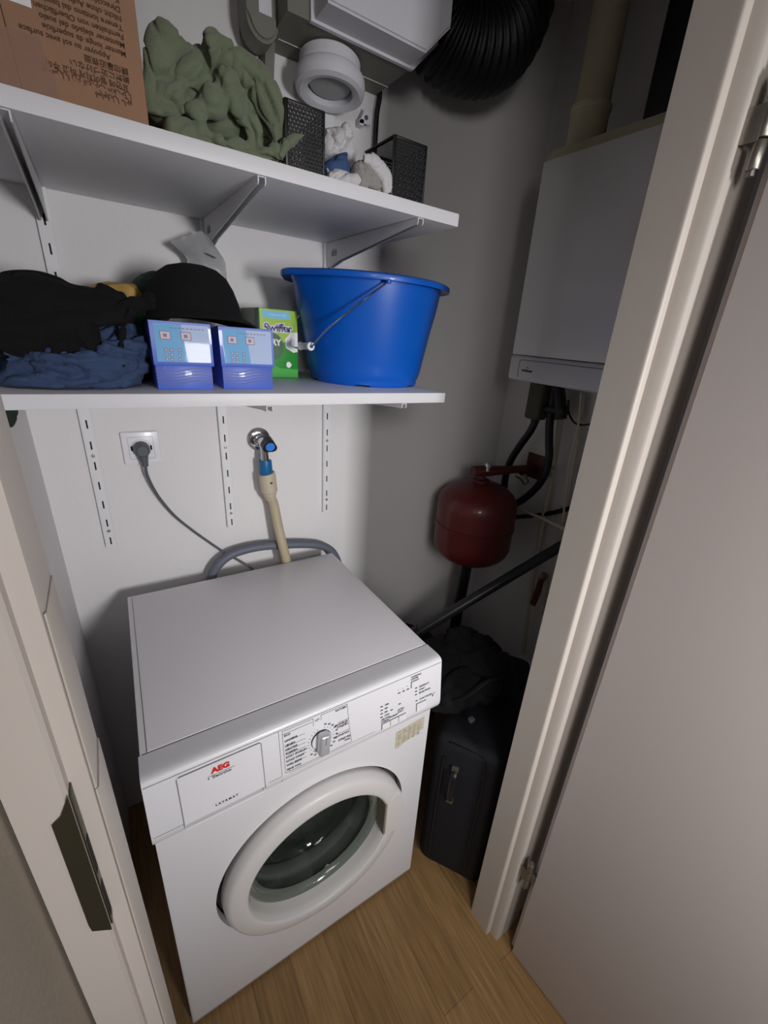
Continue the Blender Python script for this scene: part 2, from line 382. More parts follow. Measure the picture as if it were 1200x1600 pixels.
# body shell with round opening in the front
b=MB(); B=b.b
def ringpts(n,r): return [Vector((xc+r*math.cos(2*PI*k/n),0,zc+r*math.sin(2*PI*k/n))) for k in range(n)]
n=96; hole=[B.verts.new(p) for p in ringpts(n,.2285)]; rim=[]
for k in range(n):
    a=2*PI*k/n; dx,dz=math.cos(a),math.sin(a); t=1e9
    if dx>0: t=min(t,(W-.003-xc)/dx)
    if dx<0: t=min(t,(.003-xc)/dx)
    if dz>0: t=min(t,(.715-zc)/dz)
    if dz<0: t=min(t,(.012-zc)/dz)
    rim.append(B.verts.new((xc+dx*t,0,zc+dz*t)))
for k in range(n): B.faces.new((hole[k],rim[k],rim[(k+1)%n],hole[(k+1)%n]))
h2=[B.verts.new((v.co.x,.022,v.co.z)) for v in hole]
for k in range(n): B.faces.new((hole[k],hole[(k+1)%n],h2[(k+1)%n],h2[k]))
# corner fills so that the front is a full rectangle
for cx,cz in ((.003,.012),(W-.003,.012),(.003,.715),(W-.003,.715)):
    c=B.verts.new((cx,0,cz)); near=sorted(rim,key=lambda v:(v.co-c.co).length)
    ex=[v for v in near if abs(v.co.x-cx)<1e-5][0]; ez=[v for v in near if abs(v.co.z-cz)<1e-5][0]
    if ex is not ez:
        try: B.faces.new((c,ex,ez))
        except ValueError: pass
b.box(0,.0032,0,D,.012,.838,.001).box(W-.0032,W,0,D,.012,.838,.001).box(0,W,D-.003,D,.012,.838)
b.box(.003,W-.003,.0,.02,.010,.014)
taper(B); b.build('body',applw,WM)
# feet
for x in (.05,.55):
    for y in (.05,.5):
        MB().lathe([(0,0),(.022,0),(.022,.008),(.012,.010),(.012,.014),(0,.014)],(x,y,0),seg=20).build('foot',black,WM)
# top plate
b=MB(); b.box(.0005,W-.0005,.030,D+.002,.836,.8485,.0015); taper(b.b); b.build('top_cover',applw,WM)
b=MB(); b.box(.012,W-.012,.042,D-.006,.8484,.8500,.0006); taper(b.b); lab(b.build('top_panel',appltop,WM),'light grey laminate top panel')
b=MB()
b.box(.004,W-.004,.0395,.0412,.8483,.8487).box(.0105,.0115,.042,D-.006,.8483,.8487)
taper(b.b); lab(b.build('seam',greyline,WM),'dark seam around the top panel')
# control panel
prof=[(.0385,.8492),(.0385,.70),(.0005,.690),(-.008,.693),(-.0245,.712),(-.0290,.722),(-.0300,.735),(-.0180,.840),(-.0168,.8445),(-.0135,.8485),(-.0090,.8505),(-.002,.8512),(.010,.8508),(.030,.8495)]
cut=[(.0385,.8492),(.0385,.70),(.0005,.690),(-.008,.693),(-.0245,.708),(-.0275,.7120),(-.0265,.7145),(-.0060,.7180),(-.0060,.7300),(-.0300,.7315),(-.0300,.735),(-.0180,.840),(-.0168,.8445),(-.0135,.8485),(-.0090,.8505),(-.002,.8512),(.010,.8508),(.030,.8495)]
b=MB(); b.prism(prof,-.0015,.0500,'x',smooth=True); b.prism(cut,.0500,.1815,'x',smooth=True); b.prism(prof,.1815,W+.0000,'x',smooth=True); taper(b.b); b.build('control_panel',applp,WM)
TILT=math.atan2(.012,.107)
def pf(z,off=0): return -.0300+(z-.735)/.107*.0120-off
def plate(mb,x0,x1,z0,z1,off0,off1,mi=0):
    """thin plate lying on the slanted panel face, between two heights above it"""
    vs=[mb.b.verts.new((x,pf(z,o),z)) for x in(x0,x1) for o in(off0,off1) for z in(z0,z1)]
    for f in [(0,1,3,2),(4,6,7,5),(0,4,5,1),(2,3,7,6),(0,2,6,4),(1,5,7,3)]:
        fc=mb.b.faces.new([vs[i] for i in f]); fc.material_index=mi
def led(mb,x0,x1,z0,z1): plate(mb,x0,x1,z0,z1,-.0003,.0006)
def pline(mb,x0,z0,x1,z1,wd=.0006,off=.0004,mi=0):
    d=Vector((x1-x0,0,z1-z0)).normalized(); nn=Vector((-d.z,0,d.x))*wd/2
    q=[(x0+nn.x,z0+nn.z),(x1+nn.x,z1+nn.z),(x1-nn.x,z1-nn.z),(x0-nn.x,z0-nn.z)]
    A=[mb.b.verts.new((x,pf(z,0),z)) for x,z in q]; C=[mb.b.verts.new((x,pf(z,off),z)) for x,z in q]
    for i in range(4):
        f=mb.b.faces.new((A[i],A[(i+1)%4],C[(i+1)%4],C[i])); f.material_index=mi
    f=mb.b.faces.new(C); f.material_index=mi
# seams of the fascia
b=MB(); pline(b,.0,.8405,.596,.8405,.0005,.0006); pline(b,.0,.7345,.046,.7345,.0005); pline(b,.19,.7345,.215,.7345,.0005)
b.box(.2155,.2162,-.0292,-.010,.718,.733); pline(b,.2158,.7345,.2158,.8400,.0007)
pline(b,.23,.7345,.42,.7345,.0004)
lab(b.build('fascia_seam',greyline,WM),'thin grey fascia seams')
# detergent drawer
DR=MB(); plate(DR,.0470,.1820,.7315,.8330,-.001,.0012); dr=DR.build('detergent_drawer',applp,WM)
b=MB(); pline(b,.0460,.7260,.0460,.8300,.0009,.0010); pline(b,.0460,.8300,.0500,.8342,.0009,.0010); pline(b,.0500,.8342,.1800,.8342,.0009,.0010); pline(b,.1800,.8342,.1835,.831,.0009,.0010); pline(b,.1835,.831,.1835,.7260,.0009,.0010)
lab(b.build('drawer_gap',greyline,dr),'dark gap around the drawer')
b=MB(); text_bm(b,'AEG',.0148,Mfront(.1130,pf(.8185,.0016),.8185,TILT),bold=.0009,sx=1.05)
lab(b.build('maker_lettering',redink,dr),'red maker letters')
b=MB(); text_bm(b,'Electrolux',.0075,Mfront(.1140,pf(.8055,.0016),.8055,TILT),bold=.0001)
pline(b,.0915,.8095,.1355,.8095,.0006,.0016); b.box(.0915,.0935,pf(.805,.0016),pf(.805,.001),.804,.807)
lab(b.build('model_lettering',ink,dr),'small dark underlined lettering'); b=MB()
text_bm(b,'L A V A M A T',.0062,Mfront(.1160,pf(.7435,.0016),.7435,TILT),bold=.0002)
lab(b.build('series_lettering',ink,dr),'widely spaced dark capitals')
# programme dial with printed scale
dial=(.2975,.7790)
b=MB(); y=.0
for x0,z0,x1,z1 in ((.2225,.7385,.3640,.7385),(.2225,.7385,.2225,.8360),(.2225,.8360,.2830,.8360),(.2830,.8360,.2830,.818),(.2995,.8360,.3560,.8360),(.2995,.8360,.2995,.8250),(.3560,.8360,.3590,.7800),(.3590,.7800,.3640,.7385),(.3350,.8000,.3590,.8000),(.3300,.7730,.3600,.7730),(.2225,.8290,.2800,.8290)):
    pline(b,x0,z0,x1,z1,.00055)
for i,z in enumerate((.8330-.006,.8150,.8030,.7935,.7840,.7700,.7590)):
    if i: pline(b,.2260,z-.0045,.2660,z-.0045,.00035)
lt=[('ECO',.8245),('LINGERIE',.8120),('LEINEN',.8010),('CENTRIF.',.7915),('POMPEN',.7825),('KORT SPOELEN',.7735),('COLD WASH',.7640),('WOL ZIJDE',.7545),('FIJNE WAS',.7440)]
for s_,z in lt: text_bm(b,s_,.0060,Mfront(.2255,pf(z,.0005),z,TILT),align='LEFT',bold=.00012)
for s_,z,x in (('KATOEN',.8310,.3540),('MAKKELIJK',.7955,.3565),('STRIJKEN',.7890,.3565),('SYNTHETICA',.7675,.3590),('STRIJKVRIJ',.7560,.3610),('WOL',.7490,.3610)): text_bm(b,s_,.0060,Mfront(x,pf(z,.0005),z,TILT),align='RIGHT',bold=.00012)
text_bm(b,'UIT',.0060,Mfront(.2915,pf(.8285,.0005),.8285,TILT))
nums=['95','60','60','50','40','30','60','60','40','30','30','40','30','40']
for i in range(22):
    a=PI/2-.3-i*2*PI/23; x=dial[0]+.0265*math.cos(a); z=dial[1]+.0265*math.sin(a)
    b.lathe([(.0009,.0),(.0009,-.0004),(0,-.0004)],(x,pf(z),z),'y',8)
    if i<len(nums) and not 8<i<10:
        x=dial[0]+.0335*math.cos(a); z=dial[1]+.0335*math.sin(a); text_bm(b,nums[i],.0052,Mfront(x,pf(z,.0005),z,TILT),bold=.0001)
lab(b.build('dial_print',ink,WM),'dark printed programme names and scale')
MD=Matrix.Translation((dial[0],pf(dial[1]),dial[1]))@Matrix.Rotation(-TILT,4,'X')
b=MB(); b.lathe([(.0,-.0035),(.0195,-.0035),(.0205,-.0025),(.021,0)],(0,0,0),'y',40,M=MD); kn=b.build('programme_dial',applp,WM)
b=MB(); b.lathe([(.0213,-.0002),(.0213,-.0010),(.0205,-.0030)],(0,0,0),'y',40,M=MD); b.build('dial_ring',ink,kn)
b=MB(); RG=MD@Matrix.Rotation(math.radians(6),4,'Y')
b.box(-.0112,.0112,-.0225,-.003,-.0240,.0240,.0060,seg=5,M=RG); lab(b.build('dial_grip',mat('silver_paint',S(205,206,212),.34,.45),kn),'silver grip bar')
b=MB(); b.box(-.0004,.0004,-.0231,-.0224,.004,.0205,M=RG); b.build('pointer_line',ink,kn)
# right-hand buttons, lamps and print
b=MB(); bl=MB()
for i in range(4): led(bl,.4335,.4395,.7903-i*.0092,.7924-i*.0092)
for i,s_ in enumerate(('1200','900','600','STOP')): text_bm(b,s_,.0050,Mfront(.4440,pf(.7915-i*.0092,.0006),.7915-i*.0092,TILT),align='LEFT',bold=.0001)
led(bl,.4590,.4650,.7700,.7720); led(bl,.4800,.4860,.7760,.7781)
for i in range(3):
    led(bl,.4780+i*.0115,.4845+i*.0115,.8055,.8076); b.lathe([(.001,0),(.001,-.0005),(0,-.0005)],(.4790+i*.0115,pf(.815),.8150),'y',8)
for s_,x,z in (('TOEREN',.4350,.7500),('CENTRIF.',.4350,.7560),('SPOELEN',.4560,.7530),('EXTRA',.4780,.7620),('KORT',.4780,.7560),('VOORWAS',.5120,.8330),('UITSTEL',.5120,.8270),('DEURSLOT',.5350,.7990),('START',.5350,.7905),('EINDE PROG',.5350,.7820),('START PAUZE',.5370,.7640)):
    text_bm(b,s_,.0056,Mfront(x,pf(z,.0005),z,TILT),align='LEFT',bold=.0001)
for i in range(3): led(bl,.5240,.5298,.7985-i*.0088,.8006-i*.0088)
led(bl,.5260,.5318,.7630,.7651); led(bl,.5740,.5765,.7560,.7625); led(bl,.5770,.5815,.7630,.7641)
lab(b.build('caption_print',ink,WM),'small dark captions'); lab(bl.build('indicator_lamps',ink,WM),'small dark indicator lamps')
def button(x0,x1,z0,z1):
    g=MB(); plate(g,x0,x1,z0,z1,-.0005,.0028); o=g.build('button',applp,WM)
    g=MB(); pline(g,x0-.0006,z0,x0-.0006,z1+.0008,.0007,.0012); pline(g,x0-.0006,z1+.0006,x1,z1+.0006,.0005,.0012); g.build('button_gap',greyline,o)
for i in range(3): button(.4370+i*.0215,.4570+i*.0215,.7310,.7455)
button(.5130,.5330,.8060,.8215); button(.5290,.5560,.7360,.7555)
# yellowed energy sticker
b=MB(); b.prism([(.5010,.5995),(.4995,.6540),(.5780,.6620),(.5830,.6610),(.5840,.6200),(.5600,.6150),(.5480,.6090),(.5200,.6020),(.5100,.5950)],-.0008,.0002,'y')
st=b.build('sticker',yellowlabel,WM); lab(st,'yellowed torn paper sticker')
b=MB()
for i in range(9):
    for j in range(5): 
        if random.random()<.8: b.box(.506+j*.0145,.506+j*.0145+random.uniform(.006,.013),-.0011,-.0007,.6085+i*.0052,.6103+i*.0052)
lab(b.build('sticker_print',mat('faded_print',S(150,142,124),.8),st),'faded print')
# door: base collar, ring, handle, glass, gasket, drum
C=(xc,0,zc)
b=MB(); b.lathe([(.2285,.0215),(.2000,.0215),(.2000,.0235),(.2285,.0235)],C,'y',96,close=True); lab(b.build('door_recess',mat('recess_shade_grey',S(70,70,68),.6),WM),'recess around the door, coloured for shade')  # recess floor coloured dark grey for the shade in the gap
b=MB(); b.lathe([(.1660,.020),(.1670,.012),(.1700,-.010),(.1740,-.0270),(.1765,-.0295),(.1810,-.0305),(.2080,-.0290),(.2140,-.0260),(.2180,-.0200),(.2205,-.0080),(.2215,.0060),(.2150,.020)],C,'y',96,close=True)
dor=b.build('porthole_door',ringm,WM)
hs=[]
pts=[]
for k in range(17):
    a=math.radians(-17+34*k/16*1.15); pts.append((xc+.2196*math.cos(a),zc+.2196*math.sin(a)))
pts+=[(xc+.1690,zc+.068),(xc+.1650,zc+.062),(xc+.1650,zc-.052),(xc+.1690,zc-.060)]
b=MB(); b.prism(pts,-.0306,-.006,'y'); bmesh.ops.bevel(b.b,geom=list(b.b.edges),offset=.0015,segments=2,affect='EDGES'); b.build('door_handle',ringm,dor)
b=MB(); b.box(xc+.1600,xc+.1650,-.030,.004,zc-.052,zc+.062); lab(b.build('handle_grip',mat('grip_grey',S(128,122,108),.5),dor),'brownish grey inner grip')
b=MB(); b.lathe([(.1680,.010),(.1640,.008),(.1560,.0140),(.1440,.036),(.1320,.072),(.1200,.088),(.090,.098),(.040,.104),(0,.106),(0,.110),(.040,.108),(.092,.102),(.123,.092),(.136,.075),(.148,.038),(.159,.0180),(.1680,.0145)],C,'y',80); b.build('glass_bowl',glass,dor)
b=MB(); b.lathe([(.1672,.0075),(.1630,.0060),(.1585,.0085),(.1555,.0120),(.1530,.0105),(.1490,.0150),(.1470,.022),(.1500,.022),(.1600,.0160),(.1672,.0140)],C,'y',80,close=True); lab(b.build('bowl_rim',bowlrim,dor),'thick greyish glass rim')
b=MB(); b.lathe([(.2040,.024),(.1900,.026),(.1800,.023),(.1700,.028),(.1660,.038),(.1690,.050),(.1640,.062),(.1560,.064),(.1520,.074),(.1560,.088),(.1700,.094),(.2000,.096)],C,'y',80); lab(b.build('door_gasket',rubber,WM),'grey rubber gasket')
b=MB(); b.lathe([(.1700,.098),(.1620,.102),(.1600,.114),(.2200,.122),(.2350,.135),(.2350,.40),(.2150,.415),(.10,.425),(.06,.400),(0,.395)],C,'y',96)
dm=b.build('drum',drumm,WM)
b=MB()
for r_,n_ in ((.08,16),(.10,20),(.12,26),(.14,30),(.16,36),(.18,40),(.20,44)):
    for k in range(n_):
        a=2*PI*(k+.5*(n_%4))/n_; b.lathe([(.0035,0),(0,0)],(xc+r_*math.cos(a),.4145+(.2-r_)*.08,zc+r_*math.sin(a)),'y',6)
for yy in [ .15+.022*i for i in range(11)]:
    for k in range(44):
        a=2*PI*(k+.5*(int(yy*1000)%2))/44; p=Vector((xc+.2343*math.cos(a),yy,zc+.2343*math.sin(a))); u=Vector((-math.sin(a),0,math.cos(a)))*.0035; v=Vector((0,.0035,0))
        b.b.faces.new([b.b.verts.new(p+u),b.b.verts.new(p+v),b.b.verts.new(p-u),b.b.verts.new(p-v)])
hh=b.build('drum_holes',dark,dm); hh['kind']='stuff'
for k in range(3):
    a=PI/2+.5+k*2*PI/3; g=MB(); g.prism([(-.032,.0),(-.018,.035),(-.006,.050),(.006,.050),(.018,.035),(.032,0)],.14,.39,'y',smooth=True,M=Matrix.Translation((xc,0,zc))@Matrix.Rotation(-a,4,'Y')@Matrix.Translation((0,0,-.2345))); g.build('drum_paddle',drumm,dm)
# ================================================================ socket, plug, cord
t=thing('power_socket','square white wall socket with a grey plug in it','power socket',(.099,YW,1.2175))
sx,sz=.099,1.2185
b=MB(); b.box(sx-.0405,sx+.0405,YW-.009,YW-.0002,sz-.0405,sz+.0405,.003,seg=3); b.build('cover_frame',applp,t)
b=MB()
for q in ((-.0275,-.0270,-.0275,.0275),(.0270,.0275,-.0275,.0275),(-.0275,.0275,-.0275,-.0270),(-.0275,.0275,.0270,.0275)): b.box(sx+q[0],sx+q[1],YW-.0094,YW-.0088,sz+q[2],sz+q[3])
b.build('insert_gap',greyline,t)
b=MB(); b.lathe([(.0215,-.0010),(.0210,-.0003),(.0195,.0060),(0,.0060)],(sx,YW-.0090,sz),'y',40); lab(b.build('socket_well',dark,t),'dark round socket well')
for dx in (-.021,.021): MB().box(sx+dx-.002,sx+dx+.002,YW-.0105,YW-.0085,sz-.006,sz+.006,.0008).build('earth_clip',dark,t)
b=MB(); b.lathe([(0,-.036),(.0115,-.036),(.0150,-.033),(.0172,-.020),(.0178,-.002),(.016,.001)],(sx,YW-.0095,sz),'y',32)
b.tube([(sx,YW-.030,sz-.004),(sx,YW-.033,sz-.018),(sx+.001,YW-.035,sz-.030),(sx+.001,YW-.036,sz-.040)],[.0135,.0105,.0078,.0068],16); plug=b
pts=[at(225,722,'y',.604)]+[at(*q) for q in ((231,745,'y',.610),(247,775,'y',.615),(272,805,'y',.618),(300,828,'y',.618),(328,848,'y',.615),(352,864,'y',.611),(375,877,'y',.606),(395,890,'y',.597))]
pts=[Vector((sx+.001,YW-.036,sz-.036))]+pts[1:]; pts.append(pts[-1]+Vector((.03,.0,-.06)))
pc=lab(MB().tube(smoothpath(pts,8),.0035,10).build('power_cord',greyp,WM),'grey cord running up to the wall socket'); plug.build('plug',greyp,pc)
# ================================================================ drain hose
pts=[at(*q) for q in ((325,925,'y',.600),(334,893,'y',.600),(352,872,'y',.601),(375,861,'y',.602),(405,854,'y',.603),(440,851,'y',.603),(475,850,'y',.603),(500,852,'y',.603),(514,858,'y',.603),(523,868,'y',.602),(529,886,'y',.601))]
pts.append(pts[-1]+Vector((.01,0,-.12)))
o=MB().tube(smoothpath(pts,8),.0135,16).build('drain_hose',greyhose,base=(pts[5].x,.6,.85)); tag(o,'thick grey drain hose arching up behind the washing machine','hose')
# ================================================================ tap with inlet hose
tx,tz=.3900,1.2225
t=thing('water_tap','chrome wall tap with a black knob and blue cap','tap',(tx,YW,tz))
b=MB(); b.lathe([(.0330,-.0005),(.0325,-.004),(.027,-.009),(.020,-.010),(.014,-.011)],(tx,YW,tz),'y',40); b.build('rosette',chrome,t)
b=MB(); b.lathe([(.0185,-.008),(.0185,-.018),(.0165,-.020),(.0125,-.021),(.0125,-.070),(.010,-.074),(0,-.075)],(tx,YW,tz),'y',8,smooth=False)
b.tube([(tx+.001,YW-.045,tz-.004),(tx+.002,YW-.048,tz-.030),(tx+.0025,YW-.048,tz-.058)],[.0115,.0105,.0125],16); b.build('tap_body',chrome,t)
KM=Matrix.Translation((tx+.004,YW-.073,tz+.006))@Matrix.Rotation(math.radians(16),4,'X')
g=MB(); pr=[]
for k in range(36):
    a=2*PI*k/36; r_=.0185*(1+.13*math.cos(3*a+PI/2)); pr.append((r_*math.cos(a),r_*math.sin(a)))
g.prism(pr,-.024,0,'y',M=KM); kb=g.build('tap_knob',black,t)
MB().lathe([(.0125,-.024),(.012,-.0262),(0,-.0266)],(0,0,0),'y',28,M=KM).build('knob_cap',bluec,kb)
t=thing('inlet_hose','beige water inlet hose with a safety valve, hanging from the tap','hose',(tx,YW-.048,tz-.06))
q0=Vector((tx+.003,YW-.048,tz-.050)); q1=Vector((tx+.004,YW-.048,tz-.092))
g=MB(); g.tube([q0,q0+Vector((0,0,-.003)),q1+Vector((0,0,.002)),q1],[.0165,.0175,.0185,.0175],14,smooth=False)
lab(g.build('coupling_nut',bluet,t),'blue union nut')
q2=q1+Vector((.009,0,-.075))
g=MB(); g.tube([q1+Vector((0,-.002,.004)),q1+Vector((.001,-.002,-.001)),q1+Vector((.005,-.002,-.052)),q1+Vector((.0055,-.002,-.055)),q1+Vector((.0065,-.002,-.064)),q1+Vector((.0068,-.001,-.066)),q2],[.0225,.0240,.0240,.0195,.0190,.0165,.0160],28); av=g.build('safety_valve',beige,t)
g=MB(); p=at(424,755,'y',q1.y-.0265); g.box(p.x-.003,p.x+.003,p.y-.001,p.y+.004,p.z-.003,p.z+.003,.0008); lab(g.build('valve_window',mat('brown_window',S(70,45,35),.4),av),'small brown window')
pts=[q2+Vector((0,0,.006)),at(428,790,'y',.593),at(434,820,'y',.597),at(441,850,'y',.600)+Vector((0,-.026,0)),at(449,880,'y',.585),at(458,915,'y',.585)]
pts[3]=at(441,850,'y',.574); pts[2]=at(434,820,'y',.585); pts[4]=at(447,875,'y',.574); pts[5]=pts[4]+Vector((.01,0,-.10))
MB().tube(smoothpath(pts,8),.0145,18).build('hose',beigeh,t)
# ================================================================ lower shelf goods
# bucket
bx,by=.611,.430
t=thing('bucket','blue plastic bucket with a wire handle','bucket',(bx,by,ZL))
H=.2300; b=MB()
def sp(a): # spout bulge towards the left
    d=(a-PI+PI)%(2*PI)-PI; d=math.atan2(math.sin(a-PI*1.02),math.cos(a-PI*1.02)); return math.exp(-(d/.20)**2)
prof=[(0,.006,0),(.118,.006,0),(.124,.000,0),(.1320,.000,0),(.1345,.004,0),(.1345,.012,0),(.1375,.016,0),(.1420,.030,.0),(.1600,.130,.0),(.1690,.170,.1),(.1745,.205,.5),(.1765,.219,.85),(.1930,.2190,1),(.1965,.2165,1),(.1975,.2200,1),(.1965,.2265,1),(.1900,.2300,1),(.1790,.2300,1),(.1730,.2260,1),(.1700,.205,.6),(.1560,.130,0),(.1380,.030,0),(.1330,.012,0),(0,.012,0)]
rings=[]; n=96
for r_,h,sf in prof:
    if r_==0: v=b.b.verts.new((bx,by,ZL+h)); rings.append([v]*n); continue
    rg=[]
    for k in range(n):
        a=2*PI*k/n; rr=r_+sf*.018*sp(a); zz=h
        if .0<=h<.001 and math.cos(a*6)>.86: zz=.006
        rg.append(b.b.verts.new((bx+rr*math.cos(a),by+rr*math.sin(a),ZL+zz)))
    rings.append(rg)
for A,Bq in zip(rings,rings[1:]):
    for k in range(n):
        u=[]; 
        for v in (A[k],A[(k+1)%n],Bq[(k+1)%n],Bq[k]):
            if v not in u: u.append(v)
        if len(u)>2: f=b.b.faces.new(u); f.smooth=True
b.build('pail',bluep,t)
F=Vector((bx-.055,by-.186,ZL+.2150)); Bk=Vector((bx-.03,by+.19,ZL+.216)); G=Vector((bx-.1700,by-.062,ZL+.0790)); G2=Vector((bx-.1830,by+.020,ZL+.0750))
hp=[F,F.lerp(G,.33)+Vector((-.012,-.024,.004)),F.lerp(G,.68)+Vector((-.017,-.022,.002)),G+Vector((.0,-.008,.002)),G,G2,Bk.lerp(G2,.6)+Vector((-.022,.006,-.0)),Bk.lerp(G2,.3)+Vector((-.018,-.01,0)),Bk]
MB().tube(smoothpath(hp,6),.0019,8).build('wire_handle',chrome,t)
g=MB(); dd=(G2-G).normalized(); 
MG=Matrix.Translation(G)@dd.to_track_quat('Y','Z').to_matrix().to_4x4()
g.lathe([(.0035,.0),(.0085,.0),(.0092,.001),(.0092,.004),(.0075,.006),(.0072,.040),(.0090,.045),(.0035,.045)],(0,0,0),'y',20,M=MG,close=True); lab(g.build('handle_grip',whitep,t),'white plastic grip roll')
lab(MB().lathe([(.0055,0),(.0055,.006),(.002,.008),(0,.008)],F+Vector((0,.0,-.004)),'z',14).build('handle_eye',bluep,t),'blue rim eye')
# duster refill box
bx0,bx1,by0,by1,bz=.3600,.4500,.4740,.6250,1.5600
t=thing('duster_refill_box','green and lime cardboard refill box squeezed beside the blue bucket','box',((bx0+bx1)/2,(by0+by1)/2,ZL))
b=MB(); b.box(bx0,bx1,by0,by1,ZL,bz,.0008); b.build('carton',green1,t)
yy=by0-.0003
def fp(mb,poly,off,mi=0,th=.0003): mb.prism(poly,yy-off-th,yy-off+.0004,'y',mi=mi)
b=MB(); fp(b,[(bx0+.001,1.500),(bx0+.001,bz-.001),(bx1-.001,bz-.001),(bx1-.001,1.505),(bx0+.075,1.494),(bx0+.045,1.488)],0); b.build('lime_band',lime,t)
b=MB(); b.box(bx0-.0006,bx0+.0002,by0+.002,by1-.002,ZL+.002,bz-.002); b.build('side_print',green2,t)
b=MB(); fp(b,[(bx0+.008,1.5400),(bx0+.008,1.5555),(bx0+.072,1.5555),(bx0+.072,1.5400)],.0003); b.build('blue_band',skyb,t)
b=MB(); fp(b,[(bx0+.028+.026*math.cos(a*PI/16),1.480+.030*math.sin(a*PI/16)) for a in range(32)],.0004); b.build('green_disc',green2,t)
b=MB(); fp(b,[(bx0+.058,1.497),(bx0+.064,1.503),(bx0+.074,1.512),(bx0+.089,1.514),(bx0+.089,1.470),(bx0+.078,1.468),(bx0+.060,1.478)],.0006); 
text_bm(b,'DRY',.0185,Mfront(bx0+.030,yy-.0012,1.4885),bold=.0008)
text_bm(b,'Duster kit refills',.0060,Mfront(bx0+.043,yy-.0010,1.5478)); text_bm(b,'20',.007,Mfront(bx0+.07,yy-.0010,1.4400))
fp(b,[(bx0+.066+.006*math.cos(a*PI/8),1.440+.007*math.sin(a*PI/8)) for a in range(16)],.0004)
text_bm(b,'Swiffer',.0240,Mfront(bx0+.043,yy-.0009,1.5200)@Matrix.Shear('XZ',4,(0,0)),bold=.0022,sx=1.0); b.build('white_print',whitep,t)
b=MB(); text_bm(b,'Swiffer',.0240,Mfront(bx0+.043,yy-.0014,1.5200),bold=.0004,sx=1.0); lab(b.build('brand_lettering',purple,t),'violet logo letters')
b=MB(); fp(b,[(bx0+.001,ZL+.001),(bx0+.001,1.470),(bx0+.012,1.460),(bx0+.020,1.452),(bx0+.028,1.44),(bx0+.045,1.432),(bx1-.001,1.430),(bx1-.001,ZL+.001)],.0002); b.build('lower_print',mat('bright_green_card',S(30,160,30),.45),t)
# dishwasher tablet boxes with raised flap panels
def pods(x0,w_,y0,fx0,fx1,top,label):
    t=thing('tablet_box',label,'box',(x0+w_/2,y0+.07,ZL),'blue detergent tablet boxes'); x1=x0+w_
    b=MB(); b.box(x0,x1,y0,y0+.135,ZL,ZL+.040,.0008); b.build('carton',podblue,t)
    b=MB(); b.prism([(y0-.0075,ZL+.0405),(y0-.0085,ZL+.044),(y0-.0040,top),(y0+.002,top+.0005),(y0+.130,top-.012),(y0+.130,ZL+.041),(y0+.004,ZL+.0405)],fx0,fx1,'x'); lid=b.build('flap_lid',podblue,t)
    g=MB()
    for k in range(5):
        pts=[(x0+w_*i/14,ZL+.0330-k*.0052-.0030*math.sin(i/14*2.2*PI-.4)) for i in range(15)]
        for a,c in zip(pts,pts[1:]):
            v=[g.b.verts.new((a[0],y0-.0006,a[1]-.0009)),g.b.verts.new((c[0],y0-.0006,c[1]-.0009)),g.b.verts.new((c[0],y0-.0006,c[1]+.0009)),g.b.verts.new((a[0],y0-.0006,a[1]+.0009))]; g.b.faces.new(v)
    lab(g.build('wave_print',podwave,t),'dark blue wavy lines')
    # panel print lies on the sloping flap
    za,zb=ZL+.0465,top-.0035
    def fy(z,o=.0004): return y0-.0085+(z-(ZL+.044))/(top-ZL-.044)*.0045-o
    def fq(g,xa,xb,z0,z1,o,mi=0):
        v=[g.b.verts.new((xa,fy(z0,o),z0)),g.b.verts.new((xb,fy(z0,o),z0)),g.b.verts.new((xb,fy(z1,o),z1)),g.b.verts.new((xa,fy(z1,o),z1))]; f=g.b.faces.new(v); f.material_index=mi
    wl=fx1-fx0
    g=MB(); fq(g,fx0+.006,fx1-.004,za,zb,.0003); lab(g.build('panel_print',podlight,lid),'light blue panel')
    g=MB(); vs=[(fx0+.052,za),(fx1-.004,za),(fx1-.004,zb),(fx0+.047,zb)]; f=g.b.faces.new([g.b.verts.new((x,fy(z,.0006),z)) for x,z in vs]); lab(g.build('pale_print',podpale,lid),'pale shimmering area')
    g=MB()
    for xa in (.014,.045):
        fq(g,fx0+xa,fx0+xa+.016,top-.0280,top-.0150,.0009,0); fq(g,fx0+xa+.001,fx0+xa+.015,top-.0270,top-.0160,.0011,1); fq(g,fx0+xa+.005,fx0+xa+.010,top-.0240,top-.0190,.0013,0)
    for xa in (.018,.026,.038):
        for zz in (.0415,.0490,.0560):
            fq(g,fx0+xa,fx0+xa+.0045,top-zz-.0045,top-zz,.0009,0); fq(g,fx0+xa+.001,fx0+xa+.0035,top-zz-.0035,top-zz-.001,.0011,1)
    for i in range(9): fq(g,fx0+.030+i*.006,fx0+.034+i*.006,top-.0105,top-.0092,.0009,0)
    lab(g.build('pictogram_print',[mat('pictogram_grey',S(120,110,140),.5),mat('pictogram_pale',S(205,190,205),.5)],lid),'small washing pictograms')
pods(.1225,.0885,.2635,.1205,.2135,1.5190,'blue and pale tablet box on the lower shelf, left one of two')
pods(.2305,.0915,.2725,.2280,.3240,1.5175,'blue and pale tablet box on the lower shelf, beside the green carton')
